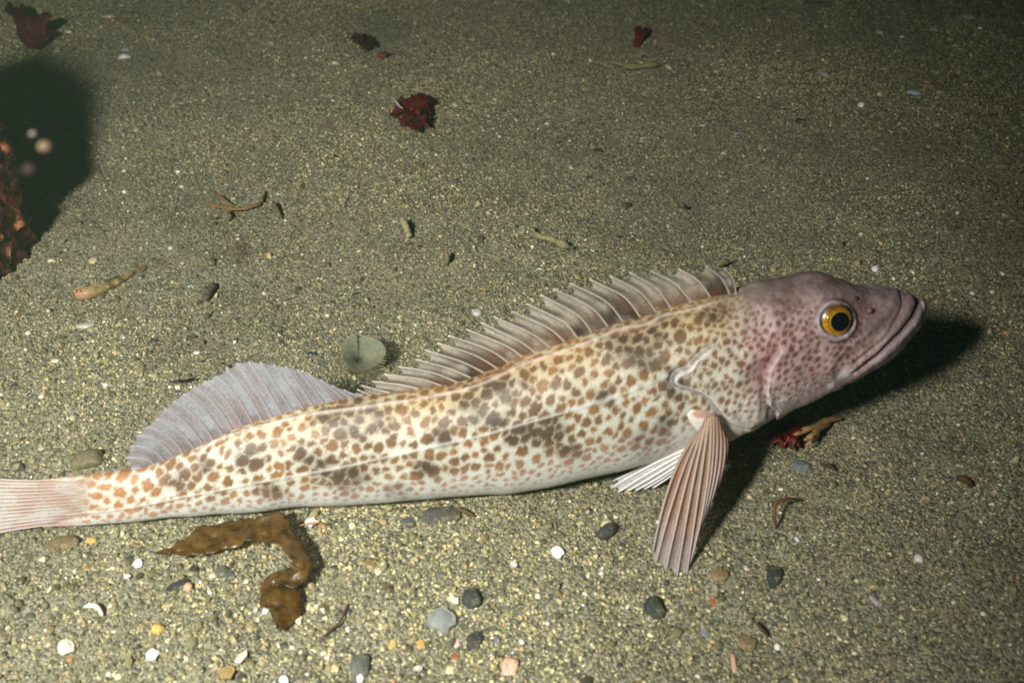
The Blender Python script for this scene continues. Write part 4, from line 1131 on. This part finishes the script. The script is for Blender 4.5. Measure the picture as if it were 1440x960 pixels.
strand('twig', [(452, 894), (466, 882), (478, 872), (490, 848)], 0.0006, (92, 66, 56), 'thin reddish stem below the kelp', 'twig', hts=[0.001, 0.003, 0.003, 0.001])
strand('twig', [(1090, 748), (1088, 730), (1089, 714), (1098, 708), (1112, 706), (1122, 708)], 0.0010, (112, 70, 46), 'curled brown strand arching over the sand', 'strand', hts=[0.0, 0.008, 0.014, 0.016, 0.014, 0.006])
strand('twig', [(1344, 674), (1354, 676), (1363, 682), (1367, 686)], 0.0022, (74, 62, 34), 'short brown curved fragment on the right sand', 'fragment', hts=[0.002, 0.004, 0.003, 0.0])
strand('twig', [(1154, 656), (1165, 659), (1174, 666)], 0.0012, (64, 58, 38), 'thin dark fragment right of the blue grey stone', 'fragment', hts=[0.002, 0.004, 0.002])
strand('twig', [(1060, 878), (1070, 888), (1083, 899)], 0.0009, (78, 62, 40), 'dark slanting stem above the tan brown stone', 'twig', hts=[0.004, 0.004, 0.0])
strand('twig', [(640, 716), (655, 722), (668, 729)], 0.0014, (92, 78, 54), 'short brown stem at the edge of the broad flat stone', 'twig', hts=[0.003, 0.003, 0.0])
strand('twig', [(962, 284), (967, 286)], 0.0016, (86, 84, 60), 'tiny stub with a dark shadow behind the head', 'twig', hts=[0.010, 0.0])
strand('twig', [(1012, 372), (1018, 366), (1022, 362)], 0.0014, (110, 104, 66), 'tiny olive stub behind the first spine of the fin', 'twig', hts=[0.002, 0.008, 0.012])

# ---- red weeds
def blade(name, base, tip, width, col, parent, rise=0.01, ruff=0.25, lobes=3, curl=0.0):
    """one ruffled frond from base to tip (photograph pixels), width in pixels, with a little thickness"""
    seedn[0] += 1; sd = seedn[0]
    n, m_ = 18, 11
    b, t = np.array(base, float), np.array(tip, float); mm = mpp(*b)
    s = np.linspace(0, 1, n); q = np.linspace(-1, 1, m_)
    A, Bq = G(*b), G(*t); d = Bq-A; L_ = np.linalg.norm(d); d /= L_+1e-9; side = np.array([-d[1], d[0], 0])
    Sx, Qx = np.meshgrid(s, q, indexing='ij')
    w_ = width*mm*0.5*(0.25+0.9*np.sin(np.pi*np.clip(Sx*0.8+0.1, 0, 1)))*(1+0.45*(vnoise(np.stack([Sx*lobes*2.2, np.sign(Qx)*2], -1), sd)-0.5)*2)
    P = A + (Sx*L_*(1+0.25*(vnoise(np.stack([Qx*2.5, Sx*0], -1), sd+7)-0.5)*2*Sx))[..., None]*d + (Qx*w_)[..., None]*side
    z = rise*np.sin(np.pi*Sx*0.85) + ruff*w_*(vnoise(np.stack([Sx*5, Qx*2.5], -1), sd+3)-0.35)*np.abs(Qx)**0.8*2 + 0.001
    P[..., 2] = ground_z(P.reshape(-1, 3)).reshape(P.shape[:2]) + np.maximum(z, 0.0006)
    V1 = P.reshape(-1, 3); V2 = V1 - np.array([0, 0, 0.00045])
    nn = len(V1); F1 = grid_faces(n, m_).tolist(); F = F1 + [[i+nn for i in f][::-1] for f in F1]
    rim = [i*m_ for i in range(n)] + [(n-1)*m_+j for j in range(1, m_)] + [i*m_+m_-1 for i in range(n-2, -1, -1)] + list(range(m_-2, 0, -1))
    F += [[rim[k], rim[(k+1) % len(rim)], rim[(k+1) % len(rim)]+nn, rim[k]+nn] for k in range(len(rim))]
    return mesh_obj(name, np.vstack([V1, V2]), F, pmat(col, 'weed'), parent)
def weed(label, at_, blades, col, cat='seaweed'):
    e = empty('seaweed', tuple(G(*at_)))
    tag(e, label, cat)
    for b in blades:
        blade('frond', b[0], b[1], b[2], col, e, *b[3:])
    return e
def tuft(cx, cy, rx, ry, n, w0, w1, rise):
    r_ = np.random.default_rng(int(cx)); out = []
    for k in range(n):
        a_ = 2*math.pi*(k+r_.uniform(-0.4, 0.4))/n; q = r_.uniform(0.55, 1.05); o_ = r_.uniform(-0.25, 0.25, 2)
        out.append(((cx+rx*o_[0], cy+ry*o_[1]), (cx+rx*q*math.cos(a_), cy-ry*q*math.sin(a_)), r_.uniform(w0, w1), rise*r_.uniform(0.5, 1.3), 0.55, 4))
    return out
weed('crimson ruffled seaweed lying in open sand behind the fish', (582, 170), tuft(582, 168, 31, 26, 16, 12, 21, 0.012), (92, 30, 28))
strand('thread', [(548, 134), (556, 142), (566, 151)], 0.0011, (190, 182, 178), 'pale stub lying across the crimson seaweed', 'strand', kind='shell', hts=[0.010, 0.016, 0.018])
weed('torn dark red blade near the deep shadow', (50, 66),
     [((44, 70), (27, 24), 24, 0.020, 0.15), ((50, 68), (66, 42), 34, 0.022, 0.3), ((52, 70), (82, 58), 20, 0.012, 0.3)], (84, 26, 36))
weed('fuzzy brown red tuft in far sand', (512, 74), tuft(512, 67, 17, 12, 13, 5, 9, 0.010), (70, 38, 28))
weed('small forked red blade in far sand', (893, 66), [((893, 66), (899, 48), 8, 0.012, 0.1), ((894, 66), (914, 51), 7, 0.010, 0.1)], (104, 34, 30))
weed('pinkish shred beside the fuzzy brown tuft', (538, 80), [((532, 86), (548, 78), 12, 0.004)], (150, 92, 70))
weed('crumpled red seaweed in the shadow under the jaw', (1105, 622),
     tuft(1104, 622, 28, 20, 13, 10, 17, 0.011), (110, 28, 28))
sw = empty('twig', tuple(G(1150, 610)))
tag(sw, 'branched tan stem growing from the crumpled red seaweed', 'twig')
for pts, r_ in (([(1116, 614), (1130, 606), (1146, 600), (1160, 593), (1184, 590)], 0.0020), ([(1130, 622), (1142, 614), (1152, 604), (1168, 596)], 0.0018), ([(1132, 630), (1142, 620), (1150, 608)], 0.0012)):
    strand('branch', pts, r_, (150, 118, 72), None, None, hts=[0.010, 0.012, 0.008, 0.003], parent=sw)

# ---- brown kelp ribbon below the tail
def kelp():
    pts = [(219, 776), (238, 773), (262, 768), (304, 755), (346, 746), (377, 743), (400, 752), (415, 772), (425, 796), (412, 808), (388, 812), (376, 822), (388, 838), (398, 850), (396, 870), (391, 886)]
    wid = [6, 18, 27, 36, 42, 38, 30, 22, 27, 28, 20, 20, 38, 40, 22, 5]
    hts = [0.002, 0.003, 0.004, 0.005, 0.007, 0.010, 0.013, 0.014, 0.012, 0.009, 0.007, 0.006, 0.005, 0.004, 0.003, 0.001]
    n, m_ = 110, 13
    px = smooth_line(pts, n); s0 = np.concatenate([[0], np.cumsum(np.linalg.norm(np.diff(np.array(pts, float), axis=0), axis=1))]); s0 /= s0[-1]
    s = np.linspace(0, 1, n); W_ = np.interp(s, s0, wid); H_ = sm(np.interp(s, s0, hts), 9)
    P = np.array([G(p[0], p[1], h) for p, h in zip(px, H_)])
    t = np.gradient(P, axis=0); t[:, 2] = 0; t /= np.linalg.norm(t, axis=1)[:, None]
    side = np.stack([-t[:, 1], t[:, 0], np.zeros(n)], -1)
    for _ in range(10): side[1:-1] = (side[:-2]+side[1:-1]+side[2:])/3
    side /= np.linalg.norm(side, axis=1)[:, None]
    q = np.linspace(-1, 1, m_)
    mm = np.array([mpp(*p) for p in px])
    eg = 1+0.5*(fbm(np.stack(np.meshgrid(s*34, np.sign(q), indexing='ij'), -1), 5, 1, 3)-0.5)*2
    V = P[:, None] + (q[None]*(W_*mm*0.5*1.15)[:, None]*eg)[..., None]*side[:, None]
    V[..., 2] += 0.0060*np.abs(q)[None]**1.5*(vnoise(np.stack(np.meshgrid(s*19, np.sign(q), indexing='ij'), -1), 18)-0.55) + 0.0026*(vnoise(np.stack(np.meshgrid(s*22, q*2, indexing='ij'), -1), 8)-0.5)
    V1 = V.reshape(-1, 3); V1[:, 2] = np.maximum(V1[:, 2], ground_z(V1)+0.0008); V2 = V1-np.array([0, 0, 0.0006])
    nn = len(V1); F1 = grid_faces(n, m_).tolist(); F = F1+[[i+nn for i in f][::-1] for f in F1]
    rim = [i*m_ for i in range(n)] + [(n-1)*m_+j for j in range(1, m_)] + [i*m_+m_-1 for i in range(n-2, -1, -1)] + list(range(m_-2, 0, -1))
    F += [[rim[k], rim[(k+1) % len(rim)], rim[(k+1) % len(rim)]+nn, rim[k]+nn] for k in range(len(rim))]
    m = plain_mat('kelp', lin(82, 60, 26), 0.3, 0.4, 0.45, 160, 0.6, col2=lin(120, 90, 42), coat=0.5, trans=0.5, alpha=0.76)
    l_ = G(330, 790)
    o = mesh_obj('kelp', np.vstack([V1, V2]), F, m, loc=tuple(l_))
    tag(o, 'glossy brown kelp ribbon curled below the tail', 'kelp')
kelp()

# ---- encrusted rock at the left edge, throwing the big shadow
def big_rock():
    V, F = ico(6); V = V.copy()
    V = V*(1+0.09*sstep(0.45, 0.8, vnoise(V, 10, 26))+0.35*(fbm(V, 3, 1.7, 3)-0.5)+0.12*(vnoise(V, 8, 6)-0.5)+0.12*(fbm(V, 9, 14, 3)-0.5))[:, None]
    V = V*np.array([0.085, 0.075, 0.155])
    p = G(-121, 364); p[2] = 0.045
    V = V+p
    n_ = fbm(V, 12, 60, 3)[:, None]; k_ = vnoise(V, 13, 260)[:, None]
    cc = lin(50, 20, 22)*(1-n_)+lin(88, 40, 34)*n_
    glint = sstep(0.66, 0.84, k_); cc = cc*(1-glint)+lin(226, 160, 104)*glint  # orange specular dots painted into the rock's colour
    m = vcol_mat('encrusted_rock', rough=0.45, spec=0.5, noise_scale=300, noise_amt=0.4, bump=1.0, bump_scale=330, coat=0.0)
    o = mesh_obj('encrusted_rock', V, F, m, cols=cc, loc=(p[0], p[1], 0))
    tag(o, 'red and orange encrusted rock casting a broad dark shadow', 'rock')
big_rock()

# ---- feathery crown of a tube worm
def worm_crown():
    e = empty('tube_worm', tuple(G(508, 522)))
    tag(e, 'round translucent grey green feathery crown of a worm by the dorsal fins', 'tube worm')
    d0 = depth_of(G(508, 520)) - 0.004
    cx, cy = 505, 507
    m = vcol_mat('crown_web', rough=0.6, spec=0.2, noise_scale=500, noise_amt=0.2, bump=0.0, trans=0.3, alpha=0.8)
    na, nr = 120, 12
    V, cc = [], []
    for k in range(na):
        a = 2*math.pi*k/na
        ex, ey = 509+32*math.cos(a), 497-27*math.sin(a)
        slit = math.exp(-((a-math.pi*0.53)/0.10)**2)
        r_ = 1-0.10*slit-0.16*max(0, -math.sin(a))+0.05*math.sin(3*a+1)
        for i in range(nr):
            f = i/(nr-1)
            x, y = cx+(ex-cx)*f*r_, cy+(ey-cy)*f*r_
            V.append(at_depth(x, y, d0 + 0.016*(1-f)**1.4 + 0.006*slit*f))
            str_ = 0.5+0.5*math.sin(k*0.9)
            low = max(0, -math.sin(a))
            c_ = lin(146, 150, 126)*(0.94+0.06*str_)
            dk_ = math.exp(-(f/0.2)**2); c_ = c_*(1-0.85*dk_)+lin(34, 34, 26)*0.85*dk_
            c_ = c_*(1-0.3*slit*(f < 0.9))*(0.80+0.35*max(0, math.cos(a-0.9)))  # funnel shading painted in: darker slit, brighter fold at the upper right
            cc.append((*c_, 0.88-0.45*f**3*(0.4+0.6*low)))
    web = mesh_obj('crown', np.array(V), grid_faces(na, nr).tolist()+[[(na-1)*nr+i, (na-1)*nr+i+1, i+1, i] for i in range(nr-1)], m, e, cols=np.array(cc))
    tm = pmat((112, 110, 76), 'twig')
    for k in range(40):
        a = math.pi*(1.02+0.96*k/39)
        ex, ey = 509+34*math.cos(a), 497-31*math.sin(a) + 3*random.random()
        P = [at_depth(cx+(ex-cx)*f, cy+(ey-cy)*f, d0+0.016*(1-min(f, 1))**1.4-0.0006) for f in np.linspace(0.55, 1.05, 7)]
        V, F = tube(P, np.linspace(0.0004, 0.00022, 7), 4)
        mesh_obj('tentacle', V, F, tm, e)
    b = at_depth(cx, cy, d0+0.016); gq = b.copy(); gq[2] = -0.004
    V, F = tube(np.array([b, (b+gq)/2+np.array([0.001, 0, 0]), gq]), [0.003, 0.0034, 0.004], 10)
    mesh_obj('stalk', V, F, pmat((96, 84, 56), 'twig'), e)
worm_crown()

# ---- small sandy fish resting near the rock
def goby():
    e = empty('small_fish', tuple(G(150, 405)))
    tag(e, 'small sandy brown fish with a pinkish head on the sand near the rock', 'fish')
    px = smooth_line([(107, 414), (118, 411), (140, 404), (165, 394), (188, 382), (194, 379)], 34)
    m_ = mpp(150, 400); s = np.linspace(0, 1, 34)
    r = np.interp(s, [0, 0.05, 0.16, 0.35, 0.7, 0.92, 1], [3.0, 7.0, 9.4, 8.8, 5.4, 2.6, 2.2])*m_
    P = np.array([G(x, y, r_*0.9) for (x, y), r_ in zip(px, r)])
    P[:, 2] = ground_z(P)+r*0.85
    V, F = tube(P, r, 16)
    pp = px_of(V); st_ = np.repeat(s, 16)
    c1 = lin(146, 126, 84)*np.ones((len(V), 1)); n_ = vnoise(pp, 3, 1/6)[:, None]; c1 = c1*(0.65+0.6*n_)
    dk = sstep(0.6, 0.75, vnoise(pp, 4, 1/9))[:, None]; c1 = c1*(1-0.6*dk)+lin(66, 60, 40)*0.6*dk
    gr = (sstep(0.72, 0.84, vnoise(pp, 6, 1/4))*sstep(0.25, 0.4, st_))[:, None]; c1 = c1*(1-gr)+lin(176, 190, 130)*gr
    hd_ = sstep(0.24, 0.12, st_)[:, None]; c1 = c1*(1-0.7*hd_)+lin(176, 134, 108)*0.7*hd_
    sk = vcol_mat('small_fish_skin', rough=0.4, spec=0.4, noise_scale=1500, noise_amt=0.2, bump=0.1)
    mesh_obj('body', V, F, sk, e, cols=c1)
    em = plain_mat('small_eye', lin(196, 120, 46), 0.2, 0.5, 0.2, 900, 0); pm = pmat((16, 16, 16), 'shell')
    for (x, y) in ((113.5, 409.5), (107.5, 409.5)):
        d_ = depth_of(P[2])-7.0*m_
        Vi, Fi = ico(2); c_ = at_depth(x, y, d_+0.001)
        eb = mesh_obj('eye', Vi*2.9*m_+c_, Fi, em, e)
        mesh_obj('pupil', Vi*1.6*m_+c_+(EYE-c_)/np.linalg.norm(EYE-c_)*1.5*m_, Fi, pm, eb)
    def fan(nm, b0, b1, tips, hb, ht):
        n = 9; bq = smooth_line([b0, b1], n); tq = smooth_line(tips, n)
        A = np.array([G(x, y, hb) for x, y in bq]); B_ = np.array([G(x, y, ht) for x, y in tq])
        V = np.concatenate([A+(B_-A)*f for f in (0, 0.5, 1)]); V[:, 2] = np.maximum(V[:, 2], ground_z(V)+0.001)
        c_ = np.concatenate([np.tile(lin(150, 132, 92), (27, 1))*rng.uniform(0.8, 1.1, (27, 1)), np.full((27, 1), 0.75)], 1)
        mesh_obj(nm, V, grid_faces(3, n), finm, e, cols=c_)
    fan('tail_fin', (191, 377), (195, 382), [(200, 371), (204, 374), (203, 380)], 0.003, 0.003)
    fan('pectoral_fin', (133, 409), (137, 412), [(146, 414), (144, 419), (137, 418)], 0.003, 0.001)
    fan('dorsal_fin', (146, 399), (166, 390), [(150, 393), (160, 389), (169, 386)], 0.008, 0.013)
goby()

# ---- specks of matter drifting close to the lens
for (x, y, d, r_, c_) in ((63, 206, 0.24, 0.0013, (206, 176, 150)), (46, 188, 0.27, 0.0008, (196, 176, 166)), (42, 238, 0.22, 0.0011, (110, 92, 84)), (338, 351, 0.135, 0.0011, (150, 122, 104)), (460, 174, 0.30, 0.0010, (130, 112, 96))):
    V, F = ico(3); V = V*(1+0.5*(fbm(V+x, 4, 1.5, 2)-0.5))[:, None]*r_*np.array([1.15, 1, 0.9])
    p = at_depth(x, y, d)
    o = mesh_obj('drifting_speck', V+p, F, plain_mat('drifting_matter', lin(*c_)*0.42, 0.8, 0.1, 0.2, 900, 0, alpha=0.75, trans=0.2), loc=tuple(p))
    tag(o, {63: 'pale buff blurred speck drifting before the rock shadow', 46: 'small pale blurred speck drifting before the rock shadow', 42: 'dull brown blurred speck drifting before the rock shadow', 338: 'broad faint pinkish blur drifting over the sand near the twig', 460: 'faint blurred speck drifting over the sand near the crimson weed'}[x], 'speck', 'specks drifting close in the water')

# ================================================================== the green water in between
def haze():
    V = [(x, y, z) for z in (-1.0, 1.1) for y in (-4.4, 5.0) for x in (-4.4, 4.4)]
    F = [[0, 2, 3, 1], [4, 5, 7, 6], [0, 1, 5, 4], [2, 6, 7, 3], [0, 4, 6, 2], [1, 3, 7, 5]]
    m = bpy.data.materials.new('sea_water'); m.use_nodes = True
    N, L = m.node_tree.nodes, m.node_tree.links
    N.remove(N['Principled BSDF'])
    v = N.new('ShaderNodeVolumePrincipled')
    v.inputs['Color'].default_value = (0.46, 0.66, 0.46, 1)
    v.inputs['Density'].default_value = 0.12
    v.inputs['Anisotropy'].default_value = 0.3
    v.inputs['Absorption Color'].default_value = (0.3, 0.85, 0.6, 1)
    L.new(v.outputs[0], N['Material Output'].inputs['Volume'])
    o = mesh_obj('haze', V, F, m, smooth=False)
    tag(o, 'pale green sea water filling the scene', 'water', kind='stuff')
haze()
